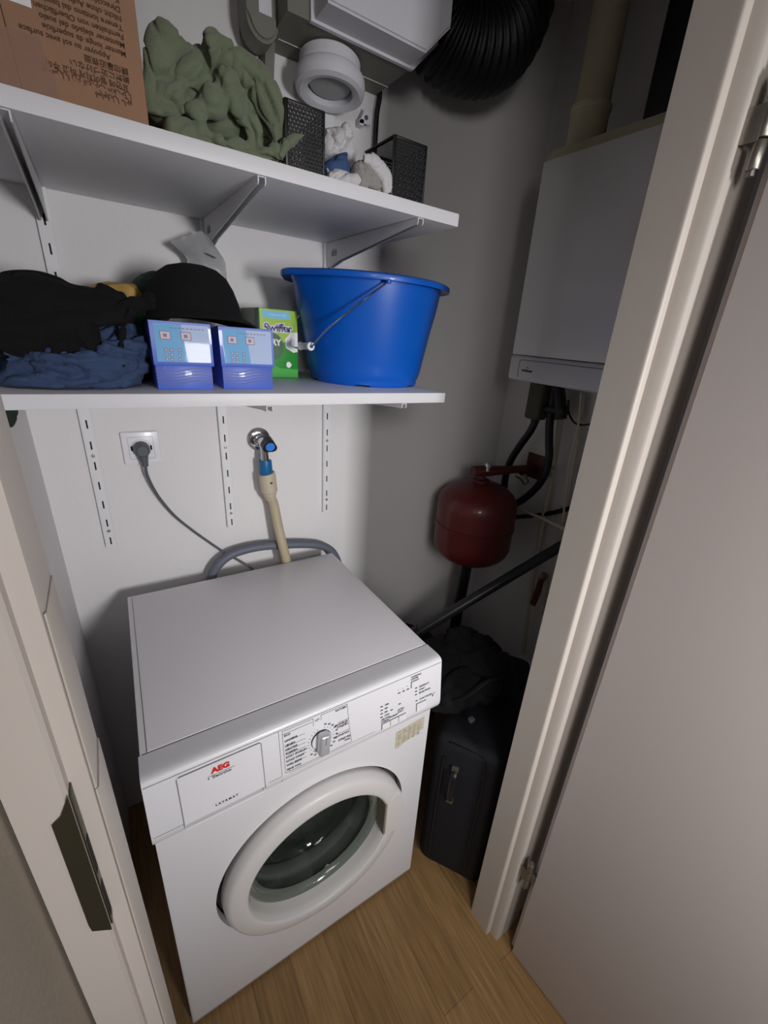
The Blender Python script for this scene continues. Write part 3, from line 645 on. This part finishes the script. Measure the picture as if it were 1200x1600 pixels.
# black hat on the boxes
t=thing('black_hat','black felt hat with a curved brim lying on the blue boxes','hat',(.2200,.36,1.5190))
hc=Vector((.2160,.395,1.531)); b=MB(); n=56; rings=[]
prf=[(0,.088),(.25,.087),(.5,.081),(.7,.069),(.85,.050),(.96,.026),(1.0,.004),(1.04,-.004)]
for r_,h in prf:
    rg=[]
    for k in range(n):
        a=2*PI*k/n; rr=.082*r_; p=Vector((hc.x+rr*math.cos(a)*1.02,hc.y+rr*math.sin(a)*1.1,hc.z+h)); p+=Vector((noise.noise(p*22),noise.noise(p*22+Vector((5,0,0))),noise.noise(p*20+Vector((9,0,0)))*.6))*.004
        rg.append(b.b.verts.new(p))
    rings.append(rg)
for A,Bq in zip(rings,rings[1:]):
    for k in range(n): f=b.b.faces.new((A[k],A[(k+1)%n],Bq[(k+1)%n],Bq[k])); f.smooth=True
b.b.faces.new(rings[0]); b.build('crown',blackcloth,t)
b=MB(); top=[];bot=[]
for j in range(7):
    rt=[];rb=[]
    for k in range(n):
        a=2*PI*k/n; fr_=max(0,-math.sin(a)); side=abs(math.cos(a)); rr=.078+(.012+.030*fr_)*j/6; z=hc.z+.004+.004*fr_-(.016*side**2.2)*(j/6)**1.0-.008*(j/6)**2
        p=Vector((hc.x+rr*math.cos(a)*(1.02+.10*max(0,math.cos(a))*j/6),hc.y+rr*math.sin(a)*1.1,z)); rt.append(b.b.verts.new(p)); rb.append(b.b.verts.new(p-Vector((0,0,.0028))))
    top.append(rt); bot.append(rb)
for R_ in (top,bot):
    for A,Bq in zip(R_,R_[1:]):
        for k in range(n): f=b.b.faces.new((A[k],A[(k+1)%n],Bq[(k+1)%n],Bq[k])); f.smooth=True
for k in range(n):
    b.b.faces.new((top[-1][k],top[-1][(k+1)%n],bot[-1][(k+1)%n],bot[-1][k])); b.b.faces.new((top[0][k],top[0][(k+1)%n],bot[0][(k+1)%n],bot[0][k]))
b.build('brim',blackcloth,t)
def P2(l,y): return [(p.x,p.z) for p in (at(u,v,'y',y) for u,v in l)]
# jeans
b=MB(); blob(b,P2([(2,563),(-30,600),(5,612),(60,614),(118,618),(170,614),(205,603),(228,580),(231,550),(222,522),(200,506),(170,502),(120,520),(60,545)],.33),.37,.125,.17,bottom=ZL)
for k,(z,r_) in enumerate(((.018,.022),(.040,.024))): b.tube(smoothpath([(-.06,.30,ZL+z),(.0,.262,ZL+z-.002),(.05,.270,ZL+z+.008),(.095,.300,ZL+z+.020),(.108,.36,ZL+z+.03)],5),r_,12)
o=cloth(b,'folded_jeans',jeans,voxel=.0035,amp=.012,freq=20,seed=2,zmin=ZL+.0005,aniso=(.5,1,1.6),base=(.04,.37,ZL)); tag(o,'crumpled blue denim bundle under the black clothing pile','jeans')
# black clothing pile
b=MB(); blob(b,P2([(-60,440),(-20,428),(10,424),(50,422),(88,430),(110,441),(140,446),(175,458),(205,468),(222,480),(215,498),(196,512),(176,505),(160,500),(164,530),(174,552),(166,575),(140,584),(100,582),(50,572),(5,560),(-30,545),(-60,520)],.29),.34,.09,.16)
b.tube(smoothpath([at(*q,'y',.262) for q in ((205,478),(196,500),(190,530),(189,560),(195,584))],5),.0055,10,flat=.5)
b.tube(smoothpath([at(*q,'y',.30) for q in ((150,452),(185,470),(215,474),(240,470))],5),.012,10)
o=cloth(b,'black_jacket',blackcloth,voxel=.0035,amp=.008,freq=16,seed=5,base=(.02,.33,1.5),zmin=ZL+.012); tag(o,'black jacket piled on the denim bundle, with a hanging strap','clothing')
b=MB(); blob(b,P2([(138,452),(160,443),(190,442),(214,446),(220,480),(150,490)],.47),.50,.05,.06); o=cloth(b,'yellow_cloth',yellowcloth,voxel=.004,amp=.006,freq=25,seed=3,base=(.1,.5,1.55)); tag(o,'yellow cloth just showing above the black jacket','cloth')
b=MB(); blob(b,P2([(196,470),(205,450),(214,434),(228,424),(244,420),(256,424),(268,440),(270,500),(200,520)],.47),.53,.05,.07); o=cloth(b,'knitted_beanie',darkgreen,voxel=.004,amp=.004,freq=20,seed=4,base=(.17,.53,1.53)); tag(o,'grey-green felt cap behind the black hat','hat')
b=MB(); blob(b,P2([(192,500),(205,490),(228,478),(245,500),(245,600),(192,606)],.40),.44,.05,.08,bottom=ZL); o=cloth(b,'green_cloth',greenb,voxel=.004,amp=.006,freq=22,seed=6,base=(.13,.44,ZL),zmin=ZL+.0005); tag(o,'bright green cloth between the jacket and the blue boxes','cloth')
# clear packet with sawtooth edge
t=thing('plastic_packet','crumpled clear plastic packet with a sawtooth edge, standing behind the black hat','packet',(.28,.585,ZL))
b=MB(); N=26
def pk(i,j):
    u=i/N; v=j/16
    lo=Vector((.245+.085*u,.600,ZL+.002)); hi=at(267+ (330-267)*u, 379-(379-362)*min(1,u/.75)+ (max(0,u-.75)/.25)*14,'y',.570)
    mid=at(292+(352-292)*u,402+6*u,'y',.592)
    p=(mid.lerp(hi,(v-.7)/.3) if v>.7 else lo.lerp(mid,v/.7))
    return p
gr=[[pk(i,j) for j in range(17)] for i in range(N+1)]
front=[[b.b.verts.new(p+Vector((0,-.006*math.sin(PI*i/N)-.004*noise.noise(p*45),.0))) for j,p in enumerate(c)] for i,c in enumerate(gr)]
back=[[b.b.verts.new(p+Vector((0,.006*math.sin(PI*i/N)*(1-j/16)+.0006,.0))) for j,p in enumerate(c)] for i,c in enumerate(gr)]
for G_ in (front,back):
    for i in range(N):
        for j in range(16): f=b.b.faces.new((G_[i][j],G_[i+1][j],G_[i+1][j+1],G_[i][j+1])); f.smooth=True
for i in range(N):
    A,Bv=front[i][16].co,front[i+1][16].co; b.b.faces.new((front[i][16],front[i+1][16],b.b.verts.new((A+Bv)/2+Vector((-.001,0,.0035)))))
b.build('film',clearp,t)
b=MB(); 
for i in range(8): 
    p=at(322+i*2,395+i*1.0,'y',.575); b.box(p.x-.003,p.x+.003,p.y,p.y+.0008,p.z-.0018,p.z)
b.build('seal_fold',greyp,t)
# ================================================================ upper shelf goods
t=thing('cardboard_box','brown cardboard box with upside-down printed warnings and clear tape','box',(.02,.36,ZU))
YB=.222
b=MB(); b.box(-.100,.1515,YB,.50,ZU,2.16,.0015); b.build('carton',cardm,t)
b=MB(); b.prism([(.0195,ZU+.001),(.0205,ZU+.001),(.014,1.86),(.013,1.86)],YB-.0006,YB+.0005,'y'); lab(b.build('flap_seam',cardink,t),'dark flap seam')
b=MB(); b.prism([(-.004,ZU+.001),(.058,ZU+.001),(.046,1.815),(.006,1.815)],YB-.0010,YB-.0002,'y'); lab(b.build('tape_strip',tapem,t),'shiny clear tape')
lines=['وعاء القمامة','الحفظ بعيدا عن السطح','표면에 떨어지게 하고 주의','絶対に近づけない','請勿靠近表面','Appuyer au sol avec surface','Manter longe da superficie','Mantener alejado del suelo','Fernhalten von Oberflächen','Tenere lontano dai bambini','Nicht ohne Aufsicht benutzen','Dirección de contenidos','Keep away from surface','Hold the bag away','Ne pas laisser sans','Waarschuwing deze zak','Pas op met deze zak','Varning denna påse','Advarsel denne pose']
b=MB(); z=1.7785
for i,s_ in enumerate(lines):
    dx=[0,0,-.002,0,0,-.018,0,0,0,0,0,0,0,0,0,0,0,0,0][i]
    text_bm(b,s_,.0078,Matrix.Translation((.1345+dx,YB-.0006,z))@Matrix.Rotation(PI/2,4,'X')@Matrix.Rotation(PI,4,'Z'),align='LEFT',bold=.0001); z+=.0083
lab(b.build('warning_print',cardink,t),'dark brown multilingual print, upside down')
b=MB(); b.box(.012,.044,YB-.0009,YB-.0003,1.8400,1.90); lab(b.build('address_label',paper,t),'white label corner')
# green cloth
b=MB(); Y0=.275
blob(b,P2([(228,108),(240,60),(262,37),(290,62),(318,60),(352,78),(390,100),(420,130),(440,170),(446,215),(444,245),(425,250),(380,238),(320,215),(262,200),(236,190)],Y0),.335,.075,.13,bottom=ZU)
def rl(px,r_,y,n=5): b.tube(smoothpath([at(u,v,'y',y) for u,v in px],n),r_,12)
rl([(246,185),(244,140),(250,95),(266,58)],.020,.262); rl([(322,80),(350,84),(385,108),(412,145),(430,190),(436,225)],.019,.258)
rl([(262,196),(310,212),(360,228),(405,240),(436,240)],.014,.245); rl([(300,185),(330,160),(352,140),(350,115)],.015,.250); rl([(350,150),(378,178),(398,205),(400,225)],.014,.252)
rl([(285,170),(262,150),(290,125),(320,118)],.016,.258)
o=thing('green_cloth','bunched green linen cloth beside the cardboard box','cloth',(.25,.33,ZU))
cloth(b,'linen_bundle',greencloth,o,voxel=.0026,amp=.0115,freq=15,seed=42,zmin=ZU+.0005,smooth=4,aniso=(1,1,.75))
b=MB(); b.tube(smoothpath([at(*q,'y',.235) for q in ((436,246),(444,228),(456,218),(475,211))],6),[.0085,.0088,.009,.0095,.010,.0105,.011,.0115,.0115,.011,.011,.010,.010,.009,.007,.005,.004,.003,.0015],10,flat=.6)
lab(cloth(b,'cloth_corner',greencloth,o,voxel=.0022,amp=.003,freq=40,seed=1,smooth=2),'loose twisted corner')
# perforated baskets lying on their side, mouths to the left
def basket(x0,x1,y0,y1,z1,label):
    t=thing('storage_basket',label,'basket',((x0+x1)/2,(y0+y1)/2,ZU),'small black perforated baskets'); th=.0018; z0=ZU
    def pn(name,*a,m=perf):
        x=MB().box(*a); o=x.build(name,m,t,base=((a[0]+a[1])/2,(a[2]+a[3])/2,(a[4]+a[5])/2)); o.matrix_parent_inverse=world(t).inverted(); return o
    pn('front_panel',x0,x1,y0,y0+th,z0,z1); pn('back_panel',x0,x1,y1-th,y1,z0,z1); pn('end_panel',x1-th,x1,y0+th,y1-th,z0,z1)
    pn('upper_panel',x0,x1-th,y0+th,y1-th,z1-th,z1); pn('lower_panel',x0,x1-th,y0+th,y1-th,z0,z0+th)
    g=MB(); e=.003
    for a in ((x0-e,x0+e,y0-e*.4,y0+e,z0,z1+.0008),(x0-e,x0+e,y1-e,y1+e*.4,z0,z1+.0008),(x0-e,x0+e,y0,y1,z1-e,z1+.0008),(x0-e,x0+e,y0,y1,z0,z0+e)): g.box(*a,.0008)
    for (ya,za) in ((y0,z1),(y1,z1),(y0,z0+e*.6),(y1,z0+e*.6)): g.box(x0,x1+.0006,ya-.0012,ya+.0012,za-.003,za+.0008,.0006)
    for (ya) in (y0,y1): g.box(x1-.0025,x1+.0008,ya-.0015,ya+.0015,z0,z1+.0008,.0006)
    g.build('rim',black,t)
p1=at(440,152,'y',.240); p2=at(504,172,'y',.240)
basket(.3480,.4115,.236,.385,1.8500,'black perforated basket half behind the green cloth')
basket(.5480,.6180,.236,.345,1.8550,'black perforated basket near the right end of the upper shelf')
# towels between the baskets
b=MB(); blob(b,P2([(500,200),(520,196),(540,206),(552,222),(556,250),(550,285),(500,272)],.33),.36,.05,.09,bottom=ZU)
rl([(505,205),(525,214),(545,205)],.010,.33); rl([(510,275),(540,283),(560,290)],.012,.262)
o=cloth(b,'white_towel',whitecloth,voxel=.003,amp=.010,freq=26,seed=12,zmin=ZU+.0005,base=(.47,.36,ZU)); tag(o,'crumpled white towel between the two black baskets','towel')
b=MB(); blob(b,P2([(505,262),(520,245),(545,235),(549,245),(551,290),(505,278)],.27),.285,.022,.03,bottom=ZU); o=cloth(b,'blue_cloth',bluecloth,voxel=.003,amp=.004,freq=30,seed=13,zmin=ZU+.0005,base=(.45,.285,ZU)); tag(o,'small blue cloth in front of the white towel','cloth')
t=thing('rolled_sock','grey and white sock rolled at the shelf edge beside the right basket','sock',(.52,.25,ZU))
b=MB(); blob(b,P2([(557,298),(553,270),(556,252),(570,246),(584,252),(596,270),(601,305),(580,302)],.255),.262,.020,.03,bottom=ZU)
cloth(b,'sock_body',greycloth,t,voxel=.0025,amp=.005,freq=34,seed=14,zmin=ZU+.0005)
b=MB(); b.tube(smoothpath([at(*q,'y',.243) for q in ((568,246),(583,252),(597,268),(605,284),(607,304))],5),[.005]*4+[.0085]*17,12,flat=1.5)
lab(cloth(b,'sock_cuff',whitecloth,t,voxel=.0022,amp=.002,freq=40,seed=15,zmin=ZU+.0005),'white ribbed cuff')
# ================================================================ ventilation unit
t=thing('ventilation_unit','white ventilation box with chamfered cover mounted high on the back wall','ventilation unit',(.58,YW,2.077))
zb=2.077
def unit(x0,x1,z,y0,y1,c=.062,top=2.55): return ([(x0,z),(x1,z),(x1+c,z+c),(x1+c,top),(x0,top)],y0,y1)
b=MB(); P,a0,a1=unit(.445,.726,zb,.485,YW-.0005); b.prism(P,a0,a1,'y'); b.build('housing',ventg_shade,t)
b=MB(); b.box(.46,.728,.5825,.5840,zb-.0012,zb+.001); b.build('underside_rib',ventm,t)
b=MB(); P,a0,a1=unit(.488,.729,zb-.003,.476,.485); b.prism(P,a0,a1,'y'); b.build('rim_strip',ventm,t)
b=MB(); P,a0,a1=unit(.4965,.7195,zb+.002,.412,.476,.058); b.prism(P,a0,a1,'y'); bmesh.ops.bevel(b.b,geom=[e for e in b.b.edges if all(abs(v.co.y-.412)<1e-5 for v in e.verts)],offset=.004,segments=3,affect='EDGES'); lab(b.build('front_cover',ventm,t),'smooth white front cover')
for x in (.476,): MB().lathe([(.004,0),(.004,.03),(0,.031)],(x,.487,zb+.04),'z',12).build('cover_clip',ventm,t)
# round connector left of the unit
t=thing('duct_connector','grey round-ended duct clamp left of the ventilation box','duct fitting',(.425,.56,1.99))
b=MB(); pr=[(.385,2.50),(.385,2.085)]+[(.4175-.0325*math.cos(a),2.085-.040*math.sin(a)) for a in (.3,.6,.9,1.2,1.57,1.9,2.2,2.5,2.8)]+[(.444,2.10),(.444,2.50)]
b.prism(pr,.545,.60,'y'); bmesh.ops.bevel(b.b,geom=[e for e in b.b.edges if all(v.co.y<.55 for v in e.verts)],offset=.006,segments=3,affect='EDGES'); b.build('clamp_shell',ventg_shade,t)
b=MB(); b.box(.408,.434,.5425,.5455,2.085,2.50,.001); b.build('clear_window',ventm,t)
b=MB(); b.prism([(.430,1.93),(.446,1.93),(.462,2.12),(.440,2.12)],.600,YW-.001,'y'); b.build('wall_strap',ventg_shade,t)
# extract valve hanging under the unit
vc=Vector((.565,.556,2.0080)); MV=Matrix.Translation(vc)@Matrix.Rotation(math.radians(-6),4,'X')@Matrix.Rotation(math.radians(2),4,'Y')
t=thing('air_valve','round white air valve under the ventilation box','air valve',vc)
b=MB(); b.lathe([(.050,.004),(.054,.001),(.066,-.001),(.0745,.004),(.0775,.014),(.0765,.028),(.0720,.034),(.0640,.035),(.0630,.040),(.066,.043),(.066,.058),(.063,.061),(.060,.062),(.052,.062),(.052,.04)],(0,0,0),'z',56,M=MV,close=True); b.build('valve_ring',ventm,t)
b=MB(); b.lathe([(0,.010),(.030,.0105),(.044,.014),(.0475,.020),(.046,.026),(.02,.045),(0,.05)],(0,0,0),'z',48,M=MV); lab(b.build('valve_disc',mat('valve_disc_grey',S(170,170,172),.5),t),'grey centre disc')
b=MB(); b.lathe([(.051,.03),(.0,.032),(0,.034),(.051,.034)],(0,0,0),'z',40,M=MV); b.build('valve_throat',dark,t)
# mounting lug and cable beside it
t=thing('mounting_lug','small white triangular bracket with a grey screw under the ventilation box','bracket',(.69,.635,2.02))
p=[at(*q,'y',.62) for q in ((560,192),(571,168),(581,186),(578,196))]; b=MB(); b.prism([(q.x,q.z) for q in p],.617,.6195,'y'); b.box(.672,.684,.617,YW-.001,2.00,2.012); b.build('lug_plate',ventm,t)
p=at(572,184,'y',.617); MB().lathe([(.005,0),(.0045,-.003),(0,-.0032)],(p.x,.617,p.z),'y',16).build('screw',greyp,t)
pts=[at(*q,'y',.628) for q in ((592,150),(588,175),(586,205),(584,240))]; pts=[Vector((pts[0].x,.632,2.10))]+pts+[Vector((pts[-1].x-.005,.628,1.82))]
o=MB().tube(smoothpath(pts,6),.0042,8).tube([p+Vector((.007,0,0)) for p in smoothpath(pts,6)],.0022,6).build('power_cable',black,base=(pts[1].x,.63,1.95)); tag(o,'black cable hanging down the wall from the ventilation box','cable')
# flexible duct
pts=[Vector((.795,.535,2.235)),Vector((.84,.53,2.195)),Vector((.91,.52,2.185)),Vector((.99,.515,2.215)),Vector((1.04,.515,2.29)),Vector((1.055,.515,2.42)),Vector((1.06,.515,2.60))]
sm=smoothpath(pts,22); R_=[.088+.006*math.sin(i*1.25) for i in range(len(sm))]
o=MB().tube(sm,R_,40).build('flexible_duct',ductm,base=(.95,.5,2.2),sharp=False); tag(o,'black corrugated flexible duct in the dark upper corner','duct')
# ================================================================ boiler
t=thing('boiler','white wall-hung boiler partly hidden by the right door frame','boiler',(XR,.16,1.43))
yb0,yb1=-.075,.392; xb=1.10
b=MB(); b.box(xb,XR-.0005,yb0,yb1,1.500,1.976,.004); b.build('cabinet',boilerm,t)
b=MB(); b.prism([(xb+.004,1.976),(xb+.022,2.003),(XR-.001,2.003),(XR-.001,1.976)],yb0+.003,yb1-.008,'y'); lab(b.build('top_bevel',flueg,t),'greyish sloping top edge')
b=MB(); b.box(xb-.004,XR-.02,yb0-.002,yb1+.002,1.427,1.4985,.010,seg=4); st=b.build('control_strip',boilerp,t)
b=MB(); xf=xb-.0044; zt,zlo=1.487,1.437; yl,yr=yb1-.040,yb0
for y_a,z_a,y_b,z_b in ((yl-.008,zt,yr,zt),(yl,zt-.008,yl,zlo)): b.box(xf-.0003,xf+.002,min(y_a,y_b)-.0008,max(y_a,y_b)+.0008,min(z_a,z_b)-.0010,max(z_a,z_b)+.0010)
for k in range(6): a=k*PI/12+PI/24; b.box(xf-.0003,xf+.002,yl-.008+.008*math.sin(a)-.001,yl-.008+.008*math.sin(a)+.001,zt-.008+.008*math.cos(a)-.001,zt-.008+.008*math.cos(a)+.001)
b.build('flap_outline',greyline,st)
MX=lambda y,z: Matrix.Translation((xf-.0006,y,z))@Matrix.Rotation(-PI/2,4,'Z')@Matrix.Rotation(PI/2,4,'X')
b=MB(); text_bm(b,'INTERGAS',.0085,MX(yl-.034,1.4575),bold=.0003); b.prism([(yl-.034-.003,1.4655),(yl-.034+.003,1.4655),(yl-.034,1.4700)],xf-.0008,xf,'x')
lab(b.build('maker_print',ink,st),'small dark lettering'); b=MB(); text_bm(b,'HRE',.010,MX(.062,1.4520),bold=.0003); b.build('type_print',ink,st)
# flue
t=thing('flue_pipe','pale vertical flue pipe on top of the boiler','pipe',(1.20,.349,2.003))
b=MB(); b.lathe([(.0445,.095),(.043,.10),(.043,.60)],(1.20,.352,2.003),seg=32); b.build('pipe',flueg,t)
b=MB(); b.lathe([(.050,.0),(.050,.010),(.0475,.012),(.0475,.088),(.0500,.090),(.0500,.100),(.043,.102)],(1.20,.352,2.003),seg=32); b.build('socket_collar',flueg,t)
MB().box(1.19,1.21,.398,.415,2.003,2.028,.003).build('measuring_cap',ventg_shade,t)
o=MB().box(1.16,XR-.001,-.165,.172,2.0045,2.60,.004).build('dark_block',black,base=(1.25,0,2.0045)); tag(o,'black shaft above the boiler beside the door frame','block')  # plain black upright box above the boiler
# ================================================================ pipes on the right wall
X0=1.335
def wp(pts,x=X0): return smoothpath([at(u,v,'x',x) for u,v in pts],6)
t=thing('siphon','dark olive condensate trap hanging under the boiler','siphon',at(835,640,'x',1.28))
a=at(838,596,'x',1.28); c=at(836,655,'x',1.28)
b=MB(); b.box(1.255,1.305,c.y-.030,c.y+.034,c.z,a.z+.02,.010,seg=3); b.build('trap_body',oliveg,t)
MB().lathe([(.012,0),(.014,.006),(.012,.014)],(1.28,c.y,c.z-.013),seg=16).build('trap_outlet',black,t)
def pipe(name,pts,r_,m,label,x=X0,cat='pipe',extra=None):
    P=wp(pts,x); o=MB().tube(P,r_,14).build(name,m,base=P[len(P)//2]); return tag(o,label,cat)
pipe('black_hose',[(838,655),(828,675),(812,697),(797,722),(789,750),(786,790),(785,830)],.0135,black,'black hose curving down from the condensate trap',1.30,'hose')
pipe('black_hose',[(866,610),(862,636),(859,660),(858,690),(858,712),(852,740),(838,762),(818,780),(800,790)],.0135,black,'black hose bowing between the red bracket and the white pipe',1.29,'hose')
t=thing('pipe_connector','black pipe fitting under the boiler','pipe fitting',at(865,640,'x',1.29))
g=MB(); g.tube([at(843,636,'x',1.29),at(868,641,'x',1.29),at(884,643,'x',1.29)],.018,16); g.build('cross_tube',black,t)
g=MB(); g.tube([at(872,600,'x',1.29),at(875,628,'x',1.29),at(876,655,'x',1.29)],.020,16); g.build('downpipe',black,t)
t=thing('water_pipe','white water pipe with compression fittings running down the right wall','pipe',at(860,740,'x',X0))
g=MB(); P=wp([(876,648),(871,690),(865,725),(858,765),(850,805),(842,850),(834,895),(826,950),(818,1020)]); g.tube(P,.0095,14); g.build('pipe',pipew,t)
for (u,v) in ((875,652),(863,730),(861,740)):
    a=at(u,v-4,'x',X0); c=at(u-1,v+4,'x',X0); lab(MB().tube([a,c],.014,6,smooth=False).build('compression_fitting',steel,t),'dark metal fitting')
pipe('water_pipe',[(911,618),(906,660),(900,700),(892,740),(884,790),(874,840),(864,890),(850,960)],.0085,pipew,'white pipe nearest the door frame on the right wall',X0+.01)
pipe('thin_cable',[(908,614),(904,660),(898,690),(890,725),(886,760),(882,790),(877,835)],.0035,pipew,'thin pale cable looping down under the boiler',X0-.03,'cable')
pipe('black_cable',[(888,625),(889,645),(897,660),(910,664),(926,662)],.0032,black,'thin black cable looped under the boiler',X0-.02,'cable')
pipe('diagonal_tube',[(806,793),(830,803),(855,814),(885,828)],.0060,pipew,'thin pale tube sloping from the red vessel to the pipes',X0-.06)
pipe('gas_pipe',[(800,808),(830,806),(860,802),(892,794)],.0085,black,'black horizontal pipe behind the white pipes',X0)
# red expansion vessel
vx,vy=1.100,.440
t=thing('expansion_vessel','red expansion vessel hanging low by the back wall','expansion vessel',(vx,vy,.76))
R=.141; prof=[(0,-.160)]+[(R*math.sin(a),-.078-.082*math.cos(a)) for a in (.3,.6,.85,1.1,1.3,1.48)]+[(R,-.070),(R,-.006),(R+.003,-.005),(R+.0035,.000),(R+.003,.005),(R,.006),(R,.070)]+[(R*math.sin(a),.076+.084*math.cos(a)) for a in (1.48,1.3,1.1,.85,.6,.3)]+[(0,.160)]
b=MB(); b.lathe(prof,(vx,vy,.916),seg=72); b.build('tank',redm,t)
b=MB(); b.lathe([(.0,.150),(.030,.152),(.030,.166),(.014,.168),(.014,.190),(0,.190)],(vx,vy,.916),seg=24); b.build('neck',redb,t)
t=thing('vessel_bracket','dark red steel arm holding the vessel to the right wall','bracket',at(836,730,'x',1.36))
a=Vector((vx,vy,1.112)); wpt=at(836,732,'x',1.365)
g=MB(); g.tube([a+Vector((-.035,.01,0)),a,a.lerp(wpt,.5),wpt],[.022,.024,.018,.018],12,flat=.8); g.build('arm',redb,t)
g=MB(); p0=at(827,706,'x',1.365); p1=at(846,752,'x',1.365); g.box(1.362,XR-.0005,p1.y,p0.y,p1.z,p0.z,.001); g.build('wall_plate',redb,t)
t=thing('vessel_valve','small chrome valve on the vessel bracket','valve',a+Vector((0,-.01,.02)))
p=at(763,727,'y',vy-.02); MB().lathe([(.008,-.02),(.008,-.004),(.012,-.004),(.012,.006),(.006,.010),(0,.012)],p,'z',14).build('valve_cap',chrome,t)
p=at(818,745,'x',1.30); MB().tube([p+Vector((0,.03,0)),p,p+Vector((0,-.02,-.02))],[.012,.016,.011],12).build('valve_body',steel,t)
P=[Vector((vx+.005,vy+.01,.775)),Vector((vx+.008,vy+.02,.60)),Vector((vx+.01,vy+.03,.40)),Vector((vx+.01,vy+.03,.002))]
o=MB().tube(smoothpath(P,6),.022,14).build('stand_pipe',black,base=(vx,vy,.4)); tag(o,'dark vertical pipe below the red vessel','pipe')
t=thing('drain_lever','dull red lever valve low on the right wall','valve',at(838,920,'x',1.33))
g=MB(); g.tube([at(846,905,'x',1.31),at(840,925,'x',1.31),at(832,945,'x',1.30)],[.012,.015,.013],10,flat=.4); g.build('lever',redb,t)
g=MB(); g.tube([at(852,898,'x',1.32),at(846,906,'x',1.32)],.014,12); g.build('valve_stem',steel,t)
# ================================================================ things on the floor at the right
# suitcase: narrow side towards us
SC=bpy.data.objects.new('suitcase',None); COL.objects.link(SC); SC.location=(.628,.010,0); tag(SC,'large dark navy suitcase standing between washing machine and door frame','suitcase')
SC.rotation_euler=(0,0,math.atan2(-.150,.098))
def sub(mb,name,m,par,label=None):
    bmesh.ops.recalc_face_normals(mb.b,faces=mb.b.faces); me=bpy.data.meshes.new(name); mb.b.to_mesh(me); mb.b.free(); me.materials.append(m); me.set_sharp_from_angle(angle=.7)
    o=bpy.data.objects.new(name,me); COL.objects.link(o); o.parent=par
    if label: o['label']=label
    return o
sh=sub(MB().box(.002,.205,.004,.44,.030,.560,.032,seg=5),'shell',navy,SC)
g=MB()
for yy_ in (.036,.41): g.tube([(.035,yy_,.034),(.172,yy_,.034)],.006,8)
sub(MB().tube(smoothpath([(.150,.0035,.07),(.150,.0015,.30),(.150,.002,.50),(.130,.006,.545),(.05,.006,.552)],6),.0028,8),'piping',black,SC)
sub(MB().tube(smoothpath([(.040,.0035,.07),(.040,.0015,.30),(.040,.002,.50)],6),.0028,8),'piping',black,SC)
sub(MB().tube(smoothpath([(.075,.006,.470),(.075,-.014,.455),(.075,-.016,.40),(.075,-.010,.365),(.075,.006,.355)],5),.008,10,flat=.5),'side_handle',black,SC)
sub(MB().box(.066,.084,-.004,.004,.466,.484,.002),'handle_buckle',steel,SC,'grey metal buckle')
sub(MB().box(.066,.084,-.004,.004,.342,.360,.002),'handle_buckle',steel,SC,'grey metal buckle')
for x_ in (.045,.160):
    for y_ in (.045,.400): sub(MB().lathe([(0,-.012),(.020,-.012),(.021,-.008),(.021,.008),(.020,.012),(0,.012)],(x_,y_,.0212),'x',24),'wheel',black,SC)
for zz in (.02,): sub(MB().box(.02,.19,.02,.42,.026,.034,.003),'base_plate',black,SC)
# black bag on top of the suitcase
t=thing('black_bag','black bag slumped on top of the navy suitcase','bag',(.82,.10,.56))
b=MB(); blob(b,[(.66,.575),(.645,.62),(.67,.655),(.74,.675),(.84,.685),(.93,.67),(.97,.63),(.95,.575)],.13,.15,.12,bottom=.564)
cloth(b,'bag_body',navy2,t,voxel=.007,amp=.02,freq=9,seed=21,zmin=.564)
b=MB(); b.tube(smoothpath([(.70,.04,.62),(.72,.0,.66),(.78,-.01,.69),(.85,.0,.66)],6),.012,10,flat=.4); b.build('bag_strap',navy,t)
lab(MB().box(.712,.728,-.040,-.026,.600,.612,.003).build('strap_buckle',greyp,t),'grey plastic buckle')
# dark bag behind the machine on the floor
t=thing('duffel_bag','black duffel bag on the floor behind the suitcase','bag',(1.0,.40,0))
b=MB(); blob(b,[(.70,.02),(.67,.25),(.68,.40),(.76,.47),(.88,.48),(.98,.42),(1.00,.3),(1.0,.02)],.46,.10,.13,bottom=.001)
cloth(b,'bag_body',blackcloth,t,voxel=.010,amp=.03,freq=6,seed=22,zmin=.001,ymax=.632)
# vacuum tube leaning across
a=at(640,995,'y',.330); c=at(872,856,'x',1.20); dd=(c-a).normalized()
t=thing('vacuum_tube','long dark vacuum cleaner tube leaning across below the red vessel','tube',a)
MB().tube([a-dd*.12,a,c,c+dd*.25],.017,20).build('tube',mat('dark_tube',S(52,54,58),.35,.5),t)
p=a+dd*.02; MB().tube([p-dd*.05,p+dd*.02],.023,20).build('tube_grip',black,t)
# dark item hanging at the left wall under the shelf
b=MB(); blob(b,P2([(2,640),(8,630),(26,632),(28,645),(24,658),(18,668),(8,660)],.40),.40,.018,.02); 
o=cloth(b,'dark_pouch',mat('dark_green_cloth',S(30,42,38),.9),voxel=.003,amp=.003,freq=30,seed=30,base=(-.09,.40,1.36)); tag(o,'dark green pouch hanging at the left wall under the lower shelf','pouch')
bpy.context.view_layer.update()
